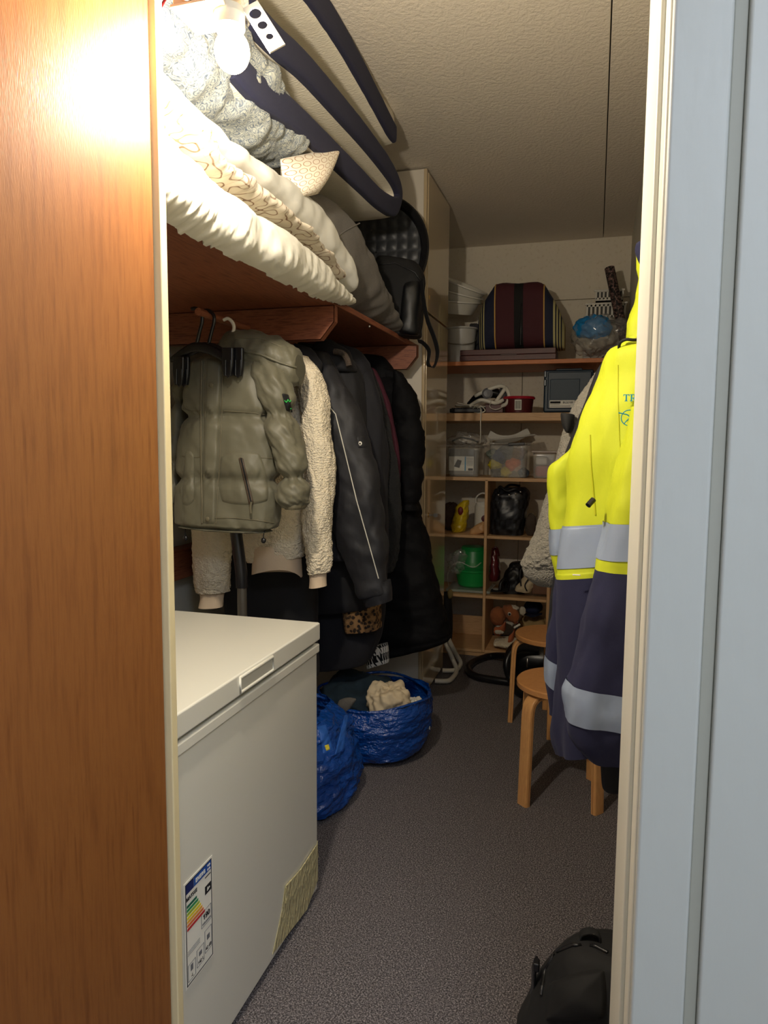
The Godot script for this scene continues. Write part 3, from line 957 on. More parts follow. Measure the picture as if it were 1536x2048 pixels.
func mattress() -> void:
	var o := thing("folded_mattress", "white quilted mattress with navy side bands, folded over on top of the bedding", "mattress", Vector3(-1.1, 2.25, -2.2))
	# three layers seen from their long side; each is an S-shaped run in the z-y plane, given the mattress' width along x
	var xb := -1.45
	var layer := func(called: String, pts: Array, half: Array, xf: float, band: float) -> void:
		# body
		var s := []
		for i in pts.size():
			var a: Vector2 = pts[maxi(i - 1, 0)]
			var b: Vector2 = pts[mini(i + 1, pts.size() - 1)]
			var d: Vector2 = (b - a).normalized()
			var nn: Vector2 = Vector2(-d.y, d.x) * half[i]
			s.append([Vector3((xf + xb) / 2, pts[i].y, pts[i].x), Vector3((xf - xb) / 2, 0, 0), Vector3(0, nn.y, nn.x)])
		var m := part(o, called, loft(s, 64, (pts.size() - 1) * 10, {"e": 0.3, "d": wr(0.005, 8, 8, 8)}), mats.quilted)
		var b2 := []
		for q in s:
			b2.append([q[0] + Vector3((xf - xb) / 2 - 0.012, 0, 0), Vector3(0.018, 0, 0), q[2] * band])
		part(m, "side_band", loft(b2, 40, (pts.size() - 1) * 10, {"e": 0.45, "d": wr(0.0015, 8, 8, 8)}), mats.navy_band, "navy side band")
	# middle and lower layers, joined by the bend at the far end
	var p := func(x: float, y: float) -> Vector2:
		var w := px(x, y, -0.84)
		return Vector2(w.z, w.y)
	layer.call("folded_layer", [p.call(470, 122), p.call(520, 178), p.call(590, 230), p.call(660, 297), p.call(720, 356), p.call(765, 400), p.call(792, 412), p.call(800, 385), p.call(785, 345), p.call(740, 282), p.call(680, 210), p.call(610, 130), p.call(555, 80), p.call(500, 22)],
		[0.046, 0.046, 0.046, 0.046, 0.046, 0.045, 0.042, 0.040, 0.042, 0.046, 0.048, 0.048, 0.048, 0.048], -0.84, 0.86)
	layer.call("top_layer", [p.call(560, -95), p.call(625, -10), p.call(680, 75), p.call(730, 165), p.call(772, 245), p.call(786, 268)],
		[0.06, 0.06, 0.058, 0.058, 0.054, 0.045], -0.83, 0.8)
	part(o, "rounded_end", ball(px(766, 232, -0.87), Vector3(0.035, 0.05, 0.13), 32, 20, wr3(0.006, 12.0)), mats.quilted)

func tray_and_bag() -> void:
	var o := thing("round_tray", "large round black tray with waffled base, leaning upright behind the grey pillow", "tray", Vector3(-1.04, 2.03, -3.38))
	var c := Vector3(-1.055, 2.285, -3.40)
	var xf := Transform3D(Basis(Vector3.RIGHT, PI / 2), c)
	part(o, "rim", MB.new().add(lathe([Vector2(0.222, 0.0), Vector2(0.236, 0.028), Vector2(0.262, 0.034), Vector2(0.268, 0.028), Vector2(0.268, 0.02), Vector2(0.24, 0.012), Vector2(0.226, -0.012), Vector2(0.0, -0.012)], 64), xf), mats.black_plastic)
	var wf := func(u: float, v: float) -> Vector3:
		var r := 0.224 * v
		var a := TAU * u
		var q := Vector3(r * cos(a), 0.0, r * sin(a))
		q.y = 0.004 + 0.006 * absf(sin(q.x * 60.0)) * absf(sin(q.z * 60.0))
		return xf * q
	part(o, "waffled_base", grid(96, 40, wf, true, false), mk(rgb(52, 54, 58), 0.4, {"spec": 0.5}))
	var sb := thing("storage_box", "black storage box under the round tray, hidden behind the shoulder bag", "box", Vector3(-1.06, 1.853, -3.4))
	part(sb, "box", rbox(Vector3(-1.06, 1.93, -3.42), Vector3(0.3, 0.15, 0.16), 0.006), mats.black_matt)
	part(sb, "lid", rbox(Vector3(-1.06, 2.009, -3.42), Vector3(0.31, 0.012, 0.17), 0.004), mats.black_matt)
	var b := thing("shoulder_bag", "black shoulder bag with strap dangling at the far end of the pine shelf", "bag", Vector3(-0.95, 1.853, -3.2))
	var body := rows([[748, 690, 838, 700, 0.07], [746, 640, 842, 650, 0.075], [744, 580, 846, 590, 0.075], [746, 540, 848, 556, 0.07], [758, 516, 836, 528, 0.055]], -3.2)
	for q in body:
		q[0].y = maxf(q[0].y, 1.858)
	var bm := loft(soft(body, 0.6, 0.008), 48, 40, {"e": 0.5, "d": wr(0.006, 8, 8)})
	part(b, "body", bm, mats.black_matt)
	part(b, "front_pocket", patch(bm, v2([806, 562, 847, 560, 840, 682, 796, 672]), 14, 16, 0.012, 0.35, 0.012), mats.leather)
	part(b, "zip", line_on(bm, v2([752, 530, 790, 526, 830, 545, 846, 570]), 0.003, 0.002), mats.leather)
	var z := -3.13
	part(b, "strap", strap([pz(843, 560, z), pz(847, 600, z), pz(855, 640, z), pz(868, 675, z), pz(875, 705, z), pz(868, 733, z), pz(856, 728, z), pz(858, 702, z), pz(846, 686, z), pz(836, 682, z)], 0.042, 0.003, Vector3(0.55, 0, 0.8)), mats.black_matt)

# ------------------------------------------------------------------ hanging clothes
func hook(o: Node3D, called: String, at: Vector3, low: Vector3, r: float, m: Material, bend := 1.0) -> void:
	# a hanger hook over the rail, running down to the shoulder piece
	var p := []
	for i in 9:
		var a := PI * (1.0 - i / 8.0) + 0.2
		p.append(at + Vector3(cos(a) * 0.022 * bend, sin(a) * 0.022, 0))
	p.append(at + Vector3(0.020 * bend, -0.02, 0))
	p.append(at.lerp(low, 0.45) + Vector3(0.012 * bend, 0, 0))
	p.append(low)
	part(o, called, tube(p, r, 8, false, 3), m)

func coats() -> void:
	# long black puffer at the far end
	var o := thing("puffer_coat", "long black puffer coat flaring at the hem, last on the rail beside the cabinet", "coat", Vector3(-0.95, 0.35, -3.28))
	var z := -3.28
	var a := [[748, 738, 800, 748, 0.06], [742, 780, 825, 788, 0.09], [742, 850, 838, 850, 0.10], [746, 930, 842, 930, 0.10], [745, 1010, 834, 1005, 0.10], [742, 1060, 848, 1060, 0.11], [738, 1130, 866, 1130, 0.11], [730, 1200, 880, 1196, 0.12], [715, 1262, 892, 1250, 0.12], [700, 1318, 896, 1280, 0.11]]
	part(o, "body", loft(soft(rows(a, z), 0.5, 0.015), 56, 120, {"e": 0.7, "d": quilt(8.0, 0.012, 0.02, 6.0)}), mats.puffer)
	var sl := [[790, 745, 806, 752, 0.04], [786, 800, 830, 792, 0.06], [792, 860, 844, 850, 0.065], [798, 925, 846, 920, 0.065], [800, 985, 840, 985, 0.06], [802, 1015, 834, 1018, 0.045]]
	part(o, "sleeve", loft(soft(rows(sl, z + 0.09), 0.6, 0.01), 36, 70, {"e": 0.9, "d": quilt(5.0, 0.012, 0.012, 9.0)}), mats.puffer)
	part(o, "collar", loft(soft(rows([[722, 712, 770, 716, 0.05], [728, 735, 790, 742, 0.07], [735, 765, 806, 775, 0.07]], z), 0.7, 0.01), 32, 24, {"d": wr(0.01, 9, 9)}), mats.puffer)
	# brown coat glimpsed behind it
	var b := thing("brown_coat", "brown coat of which only a shoulder shows behind the black puffer coat", "coat", Vector3(-1.0, 0.9, -3.46))
	part(b, "body", loft(soft(rows([[770, 770, 812, 778, 0.03], [765, 800, 826, 800, 0.05], [765, 870, 834, 868, 0.05], [770, 960, 832, 960, 0.05], [770, 1040, 830, 1040, 0.05]], -3.45), 0.5, 0.01), 32, 40, {"e": 0.8, "d": wr(0.008, 8, 4)}), mats.brown_cloth)
	# burgundy sliver
	var c := thing("burgundy_cardigan", "burgundy cardigan squeezed between the black puffer and the charcoal fleece", "cardigan", Vector3(-1.05, 0.9, -3.12))
	part(c, "body", loft(soft(rows([[700, 735, 752, 742, 0.03], [705, 790, 776, 800, 0.04], [705, 850, 792, 860, 0.04], [705, 910, 799, 915, 0.04], [710, 1000, 798, 1000, 0.04], [715, 1100, 790, 1100, 0.04]], -3.12), 0.5, 0.01), 32, 50, {"e": 0.8, "d": wr(0.008, 8, 4)}), mats.burgundy)
	# charcoal fleece
	var d := thing("charcoal_fleece", "charcoal curly fleece jacket hanging behind the black rain jacket", "jacket", Vector3(-1.05, 0.8, -3.0))
	part(d, "body", loft(soft(rows([[672, 730, 742, 738, 0.04], [676, 780, 762, 790, 0.055], [690, 850, 782, 860, 0.06], [700, 930, 794, 935, 0.06], [706, 1020, 800, 1020, 0.06], [712, 1090, 796, 1095, 0.06], [716, 1140, 784, 1140, 0.05]], -3.0), 0.6, 0.012), 48, 80, {"e": 0.8, "d": fleece(0.006, 0.015, 70.0)}), mats.charcoal)
	# dark navy overcoat with a tall collar
	var e := thing("navy_overcoat", "long dark navy overcoat with a stand-up collar, mid-rail", "coat", Vector3(-1.12, 0.35, -2.9))
	var ez := -2.88
	part(e, "body", loft(soft(rows([[650, 720, 735, 730, 0.05], [640, 790, 762, 800, 0.07], [640, 880, 772, 890, 0.07], [635, 980, 778, 985, 0.07], [625, 1090, 778, 1090, 0.075], [610, 1190, 770, 1190, 0.08], [600, 1270, 758, 1268, 0.08], [596, 1335, 738, 1322, 0.075]], ez), 0.6, 0.012), 56, 110, {"e": 0.75, "d": wr(0.018, 9, 2)}), mats.navy_cloth)
	part(e, "collar", loft(soft(rows([[672, 690, 722, 704, 0.05], [668, 715, 742, 735, 0.07], [665, 745, 745, 765, 0.06]], ez), 0.7, 0.01), 32, 24, {"d": wr(0.012, 9, 9)}), mats.navy_cloth)
	# black parka with fur on its hood
	var f := thing("fur_hood_parka", "black parka with a strip of brown fur on its hood, high on the rail", "coat", Vector3(-1.15, 0.7, -2.76))
	part(f, "body", loft(soft(rows([[596, 690, 690, 705, 0.06], [600, 735, 722, 748, 0.07], [610, 800, 730, 810, 0.07], [612, 900, 735, 905, 0.07], [610, 1000, 740, 1000, 0.075], [606, 1110, 742, 1110, 0.08], [602, 1180, 750, 1175, 0.08], [606, 1222, 744, 1212, 0.07]], -2.78), 0.6, 0.012), 56, 90, {"e": 0.75, "d": wr(0.02, 8, 2.5)}), mats.black_cloth)
	part(f, "hood", loft(soft(rows([[628, 690, 672, 684, 0.04], [620, 712, 700, 706, 0.07], [615, 740, 712, 740, 0.08]], -2.74), 0.7, 0.012), 32, 24, {"d": wr(0.014, 10, 10)}), mats.black_cloth)
	part(f, "fur_trim", tube([pz(668, 703, -2.66), pz(684, 706, -2.66), pz(694, 718, -2.66), pz(698, 732, -2.66)], 0.012, 16, false, 8), mats.fur)
	# low hanging pieces seen between the coats and the bags
	var g := thing("leopard_dress", "leopard print dress with only its hem showing under the dark coats", "dress", Vector3(-1.08, 0.55, -2.98))
	part(g, "skirt", loft(soft(rows([[680, 1120, 752, 1115, 0.05], [682, 1180, 756, 1175, 0.06], [686, 1225, 759, 1215, 0.06], [690, 1261, 760, 1254, 0.055]], -2.80), 0.9, 0.003), 48, 30, {"e": 0.8, "d": wr(0.012, 12, 1)}), mats.leopard)
	var h := thing("houndstooth_scarf", "black and white houndstooth scarf end hanging lowest under the coats", "scarf", Vector3(-1.0, 0.35, -3.15))
	part(h, "cloth", loft(soft(rows([[728, 1300, 776, 1286, 0.012], [731, 1316, 778, 1302, 0.014], [733, 1336, 779, 1322, 0.012]], -3.1), 0.9, 0.003), 40, 16, {"e": 0.6, "us": 1.0, "vs": 1.0, "d": wr(0.006, 14, 2)}), mats.tooth)
	var k := thing("black_long_coat", "long black coat nearest the freezer, hanging behind the sherpa jacket", "coat", Vector3(-1.2, 0.5, -2.62))
	part(k, "body", loft(soft(rows([[430, 700, 600, 700, 0.04], [425, 800, 622, 800, 0.05], [430, 950, 625, 950, 0.05], [440, 1100, 628, 1100, 0.05], [450, 1200, 632, 1195, 0.055], [455, 1290, 634, 1285, 0.055], [460, 1360, 634, 1350, 0.05]], -2.62), 0.7, 0.012), 48, 80, {"e": 0.7, "d": wr(0.012, 8, 2)}), mats.black_cloth)
	# rain jacket with white piping
	var r := thing("rain_jacket", "black rain jacket with a thin white piping line down its sleeve", "jacket", Vector3(-1.05, 0.9, -2.62))
	var rz := -2.58
	part(r, "body", loft(soft(rows([[590, 705, 660, 712, 0.04], [585, 760, 690, 770, 0.06], [590, 850, 716, 860, 0.065], [595, 960, 735, 965, 0.065], [600, 1060, 745, 1060, 0.065], [605, 1110, 742, 1115, 0.06]], rz - 0.06), 0.6, 0.012), 48, 60, {"e": 0.7, "d": wr(0.012, 8, 3)}), mats.rain)
	var rs := loft(soft(rows([[632, 735, 672, 738, 0.03], [640, 790, 708, 800, 0.055], [650, 870, 738, 880, 0.065], [660, 960, 758, 965, 0.068], [668, 1040, 768, 1040, 0.066], [682, 1105, 772, 1100, 0.062], [706, 1160, 775, 1150, 0.054], [722, 1190, 778, 1180, 0.046]], rz + 0.03), 0.75, 0.012), 48, 90, {"e": 0.85, "d": wr(0.02, 7, 5)})
	var sv := part(r, "sleeve", rs, mats.rain)
	part(sv, "piping", line_on(rs, v2([654, 808, 671, 828, 690, 905, 713, 1000, 737, 1085, 757, 1157]), 0.0021, 0.001), mats.duvet, "thin white piping")
	part(r, "cuff", loft(rows([[716, 1170, 780, 1160, 0.046], [724, 1190, 784, 1180, 0.046], [732, 1214, 784, 1200, 0.04]], rz + 0.03), 32, 10, {"e": 0.85, "d": wr(0.008, 20, 6)}), mats.rain)
	var bd := hit(rs, 720, 887)
	part(r, "flap", patch(rs, v2([712, 872, 730, 870, 736, 896, 716, 898]), 8, 8, 0.004, 0.2), mats.rain)
	part(r, "snap_button", ball(bd + (eye - bd).normalized() * 0.005, Vector3(0.008, 0.008, 0.003), 16, 8), mats.white_plastic, "pale metal snap")
	part(r, "snap_centre", ball(bd + (eye - bd).normalized() * 0.008, Vector3(0.0035, 0.0035, 0.003), 12, 6), mats.black_plastic)

func olive_jacket() -> void:
	var z := -2.13
	var o := thing("puffer_jacket", "olive green child's puffer jacket with hood, front-most on the rail", "jacket", Vector3(-1.15, 1.05, z))
	var body := [[430, 705, 525, 708, 0.035], [398, 726, 548, 730, 0.06], [380, 770, 552, 775, 0.075], [372, 820, 553, 824, 0.08], [368, 870, 555, 874, 0.082], [364, 915, 556, 918, 0.08], [361, 965, 558, 970, 0.08], [359, 1010, 558, 1016, 0.078], [359, 1036, 554, 1046, 0.074], [362, 1050, 546, 1062, 0.066]]
	var qd := func(_u: float, v: float, p: Vector3) -> float:
		var seam := 0.0
		for s in [0.385, 0.62, 0.895]:
			seam -= 0.024 * exp(-pow((v - s) / 0.02, 2.0))
		var near := 0.0
		for s in [0.15, 0.385, 0.62, 0.895]:
			near += exp(-pow((v - s) / 0.06, 2.0))
		return seam + 0.014 * nz.get_noise_3d(p.x * 9.0, p.y * 5.0, p.z * 9.0) + 0.011 * nz.get_noise_3d(p.x * 26.0 + p.y * 6.0, p.y * 7.0, p.z * 26.0) * (0.25 + near)
	var bm := loft(soft(rows(body, z), 0.75, 0.008), 84, 110, {"e": 0.62, "d": qd})
	part(o, "body", bm, mats.olive)
	# placket, pocket bags, hem
	var pl := part(o, "placket", patch(bm, v2([410, 716, 445, 716, 430, 1050, 402, 1048]), 8, 60, 0.007, 0.0, 0.004), mats.olive)
	for q in [[422, 770], [415, 1038]]:
		var w := hit(bm, q[0], q[1])
		part(pl, "snap_button", ball(w + (eye - w).normalized() * 0.012, Vector3(0.008, 0.008, 0.003), 16, 8), mats.olive_dark)
	part(o, "front_edge", line_on(bm, v2([404, 722, 402, 800, 402, 900, 404, 1000, 404, 1046]), 0.003, 0.004), mats.olive_dark)
	var pk := part(o, "pocket", patch(bm, v2([436, 905, 524, 898, 546, 1010, 436, 1012]), 26, 26, 0.004, 0.55, 0.010), mats.olive)
	part(pk, "zip", patch(bm, v2([474, 913, 487, 912, 510, 1010, 497, 1012]), 6, 20, 0.018, 0.3, 0.0), mats.zip_brown, "dark brown zip")
	part(pk, "zip_tape", line_on(bm, v2([482, 916, 492, 960, 503, 1008]), 0.0025, 0.020), mats.dark)
	part(pk, "zip_pull", line_on(bm, v2([503, 1004, 501, 1014, 502, 1026]), 0.004, 0.022, 2), mats.olive_dark)
	part(o, "pocket", patch(bm, v2([369, 896, 390, 905, 390, 1008, 362, 1016]), 14, 24, 0.004, 0.5, 0.008), mats.olive)
	for q in [[448, 822, 500, 825, 548, 832], [446, 914, 500, 913, 552, 918], [366, 818, 384, 822, 400, 822], [364, 912, 384, 915, 400, 914]]:
		part(o, "quilt_seam", line_on(bm, v2(q), 0.0014, 0.0005), mats.olive_dark)
	for q in [[446, 722, 444, 820, 440, 920, 432, 1046], [412, 722, 410, 820, 409, 920, 404, 1046]]:
		part(o, "placket_seam", line_on(bm, v2(q), 0.0018, 0.003), mats.olive_dark)
	part(o, "hem_seam", line_on(bm, v2([430, 1036, 470, 1036, 510, 1040, 548, 1046]), 0.0018, 0.001), mats.olive_dark)
	# sleeves
	var cuffd := func(_u: float, v: float, p: Vector3) -> float:
		var s := 0.0
		for k in [0.36, 0.66]:
			s -= 0.024 * exp(-pow((v - k) / 0.032, 2.0))
		return s + 0.010 * nz.get_noise_3d(p.x * 10.0, p.y * 8.0, p.z * 10.0) + 0.009 * nz.get_noise_3d(p.x * 24.0 + p.y * 18.0, p.y * 12.0, p.z * 24.0)
	var sr := [[505, 722, 552, 722, 0.03], [512, 755, 572, 748, 0.05], [522, 800, 586, 795, 0.058], [534, 850, 592, 846, 0.06], [548, 895, 603, 888, 0.06], [556, 935, 612, 930, 0.056], [557, 970, 617, 968, 0.058], [559, 998, 618, 998, 0.052], [564, 1008, 612, 1010, 0.042]]
	var sm := loft(soft(rows(sr, z + 0.035), 0.8, 0.01), 56, 90, {"e": 0.85, "d": cuffd})
	var s1 := part(o, "sleeve", sm, mats.olive)
	part(s1, "cuff", loft(rows([[567, 1003, 612, 1004, 0.04], [570, 1012, 611, 1013, 0.04], [572, 1018, 608, 1018, 0.036]], z + 0.035), 40, 6, {"d": wr(0.006, 40, 4)}), mats.olive_dark)
	var pa := part(s1, "arm_patch", patch(sm, v2([562, 785, 578, 788, 586, 826, 572, 823]), 10, 14, 0.003, 0.3), mats.black_matt, "black patch with a green mark")
	part(pa, "green_mark", line_on(sm, v2([569, 801, 573, 805, 576, 799, 579, 804, 582, 801]), 0.0018, 0.005, 3), mk(rgb(40, 170, 70), 0.6))
	part(pa, "green_dot", line_on(sm, v2([581, 817, 583, 818]), 0.0018, 0.005, 2), mk(rgb(40, 170, 70), 0.6))
	var sl := [[372, 735, 408, 728, 0.03], [350, 775, 385, 770, 0.045], [343, 830, 376, 830, 0.05], [342, 890, 372, 890, 0.05], [342, 950, 368, 950, 0.048], [344, 1000, 366, 1000, 0.042]]
	part(o, "sleeve", loft(soft(rows(sl, z - 0.04), 0.8, 0.01), 40, 60, {"e": 0.85, "d": cuffd}), mats.olive)
	# hood thrown back over the shoulders
	var hs := []
	for q in [[440, 684, 712, 0.03], [462, 668, 728, 0.06], [498, 661, 742, 0.085], [536, 667, 752, 0.09], [570, 682, 768, 0.08], [592, 694, 772, 0.06]]:
		var t := pz(q[0], q[1], z - 0.02)
		var b := pz(q[0] + 4, q[2], z - 0.02)
		hs.append([(t + b) / 2, (t - b) / 2, Vector3(0, 0, q[3])])
	var hm := loft(soft(hs, 0.6, 0.012), 48, 50, {"e": 0.9, "d": wr(0.014, 14, 16)})
	var hd := part(o, "hood", hm, mats.olive)
	part(hd, "hood_edge", line_on(hm, v2([478, 700, 520, 708, 560, 725, 592, 735]), 0.004, 0.003), mats.olive)
	part(hd, "hood_seam", line_on(hm, v2([470, 676, 520, 676, 565, 694]), 0.0025, 0.001), mats.olive_dark)
	for q in [[371, 1048, 370, 1064, 371, 1076], [530, 1060, 527, 1070, 527, 1081]]:
		var cd := part(o, "drawcord", tube([pz(q[0], q[1], z + 0.03), pz(q[2], q[3], z + 0.03), pz(q[4], q[5], z + 0.03)], 0.0016, 6), mats.black_matt)
		part(cd, "toggle", ball(pz(q[4], q[5], z + 0.03), Vector3(0.0085, 0.0095, 0.007), 16, 10), mats.black_plastic)
	# its white hanger
	var w := thing("white_hanger", "white plastic hanger hook above the olive puffer jacket", "hanger", Vector3(-1.19, 1.7, -2.12))
	var hp := [pz(447, 640, -2.1), pz(456, 637, -2.1), pz(465, 645, -2.1), pz(468, 656, -2.1), pz(464, 668, -2.1), pz(456, 680, -2.1), pz(452, 694, -2.1)]
	part(w, "hook", tube(hp, 0.0055, 10, false, 5), mats.white_plastic)
	part(w, "arm", tube([pz(405, 722, -2.13), pz(452, 694, -2.11), pz(520, 724, -2.13)], 0.007, 10, false, 6), mats.white_plastic)
	# two black clip hangers in front
	var lbl := ["black clip hanger in front of the olive jacket, its hook further left", "black clip hanger behind its twin, its hook just left of the white one"]
	for i in 2:
		var zz := -2.03 - 0.018 * i
		var dx := 24.0 * i
		var c := thing("clip_hanger", lbl[i], "hanger", Vector3(-1.16, 1.62, zz), "black clip hangers")
		part(c, "hook", tube([pz(383 + dx, 618 + 4 * i, zz), pz(393 + dx, 617 + 4 * i, zz), pz(403 + dx, 626 + 4 * i, zz), pz(404 + dx, 644, zz), pz(399 + dx, 664, zz), pz(393 + dx, 690, zz)], 0.0058, 10, false, 5), mats.black_plastic)
		var arm := []
		for q in [[345, 718, 712], [372, 704, 692], [393, 698, 684], [420, 704, 689], [446, 718, 706]]:
			var t2 := pz(q[0] + dx * 0.6, q[2], zz)
			var b2 := pz(q[0] + dx * 0.6, q[1] + 6, zz)
			arm.append([(t2 + b2) / 2, (t2 - b2) / 2, Vector3(0, 0, 0.007)])
		part(c, "arm", loft(soft(arm, 0.7, 0.004), 20, 24, {"e": 0.7}), mats.black_plastic)
		for sx in [[358, 716], [456, 698]]:
			var q2 := Vector2(sx[0] + (10.0 * i if sx[0] < 400 else 20.0 * i), sx[1])
			var clip := rows([[q2.x - 11, q2.y, q2.x + 11, q2.y, 0.008], [q2.x - 11, q2.y + 30, q2.x + 11, q2.y + 30, 0.009], [q2.x - 8, q2.y + 52, q2.x + 8, q2.y + 52, 0.009]], zz + 0.012)
			var cp := part(c, "clip", loft(soft(clip, 0.8, 0.002), 20, 16, {"e": 0.5}), mats.black_plastic)
			part(cp, "clip_wire", tube([pz(q2.x - 5, q2.y + 22, zz + 0.023), pz(q2.x - 5, q2.y + 52, zz + 0.023), pz(q2.x, q2.y + 57, zz + 0.023), pz(q2.x + 5, q2.y + 52, zz + 0.023), pz(q2.x + 5, q2.y + 22, zz + 0.023)], 0.0022, 8), mats.black_plastic)

func sherpa_jacket() -> void:
	var z := -2.43
	var o := thing("sherpa_jacket", "cream sherpa jacket with ribbed cuffs hanging behind the olive puffer", "jacket", Vector3(-1.15, 0.95, z))
	var fd := fleece(0.007, 0.016, 75.0)
	var body := [[440, 700, 585, 706, 0.04], [425, 745, 625, 745, 0.07], [425, 820, 630, 822, 0.075], [430, 900, 630, 905, 0.075], [440, 980, 628, 985, 0.075], [470, 1040, 622, 1050, 0.08], [494, 1085, 612, 1090, 0.08], [500, 1120, 607, 1112, 0.07]]
	part(o, "body", loft(soft(rows(body, z), 0.8, 0.006), 80, 110, {"e": 0.75, "d": fd}), mats.sherpa)
	# ribbed hem: a soft band, open below, arching up in front
	var hem := func(u: float, v: float) -> Vector3:
		var a := TAU * u
		var front := maxf(0.0, sin(a))
		var c := pz(554, 1128, z)
		var top := pz(554, 1103, z).y + 0.03 * front
		var low := pz(554, 1152, z).y + 0.055 * front * (0.6 + 0.4 * cos(a))
		return Vector3(c.x + 0.092 * cos(a) * (1.0 + 0.06 * v), lerpf(top, low, v), z + 0.085 * sin(a))
	part(o, "hem_band", grid(64, 10, hem, true, false), mats.rib, "ribbed beige hem")
	var sr := [[575, 708, 618, 716, 0.04], [596, 745, 640, 748, 0.055], [606, 800, 654, 806, 0.06], [611, 880, 661, 885, 0.06], [612, 970, 665, 975, 0.06], [611, 1060, 664, 1065, 0.058], [613, 1115, 661, 1118, 0.054], [615, 1144, 656, 1142, 0.046]]
	part(o, "sleeve", loft(soft(rows(sr, z + 0.06), 0.8, 0.006), 56, 110, {"d": fd}), mats.sherpa)
	part(o, "cuff", loft(rows([[618, 1138, 653, 1138, 0.034], [621, 1156, 651, 1156, 0.032], [620, 1175, 652, 1172, 0.034]], z + 0.06), 32, 12, {"d": wr(0.003, 60, 2)}), mats.rib, "ribbed beige cuff")
	var sl := [[395, 730, 430, 730, 0.05], [388, 800, 450, 800, 0.055], [386, 900, 456, 900, 0.058], [386, 1000, 462, 1000, 0.06], [386, 1080, 464, 1080, 0.06], [388, 1140, 462, 1140, 0.058], [392, 1180, 459, 1180, 0.05]]
	part(o, "sleeve", loft(soft(rows(sl, z + 0.05), 0.8, 0.006), 56, 110, {"d": fd}), mats.sherpa)
	part(o, "cuff", loft(rows([[399, 1172, 450, 1174, 0.04], [402, 1195, 446, 1196, 0.036], [399, 1214, 444, 1214, 0.038]], z + 0.05), 32, 12, {"d": wr(0.003, 60, 2)}), mats.rib, "ribbed beige cuff")
	part(o, "collar", loft(soft(rows([[590, 690, 625, 700, 0.04], [585, 715, 640, 722, 0.06], [590, 738, 640, 742, 0.05]], z - 0.02), 0.8, 0.006), 32, 20, {"d": wr(0.008, 20, 20)}), mats.navy_cloth)

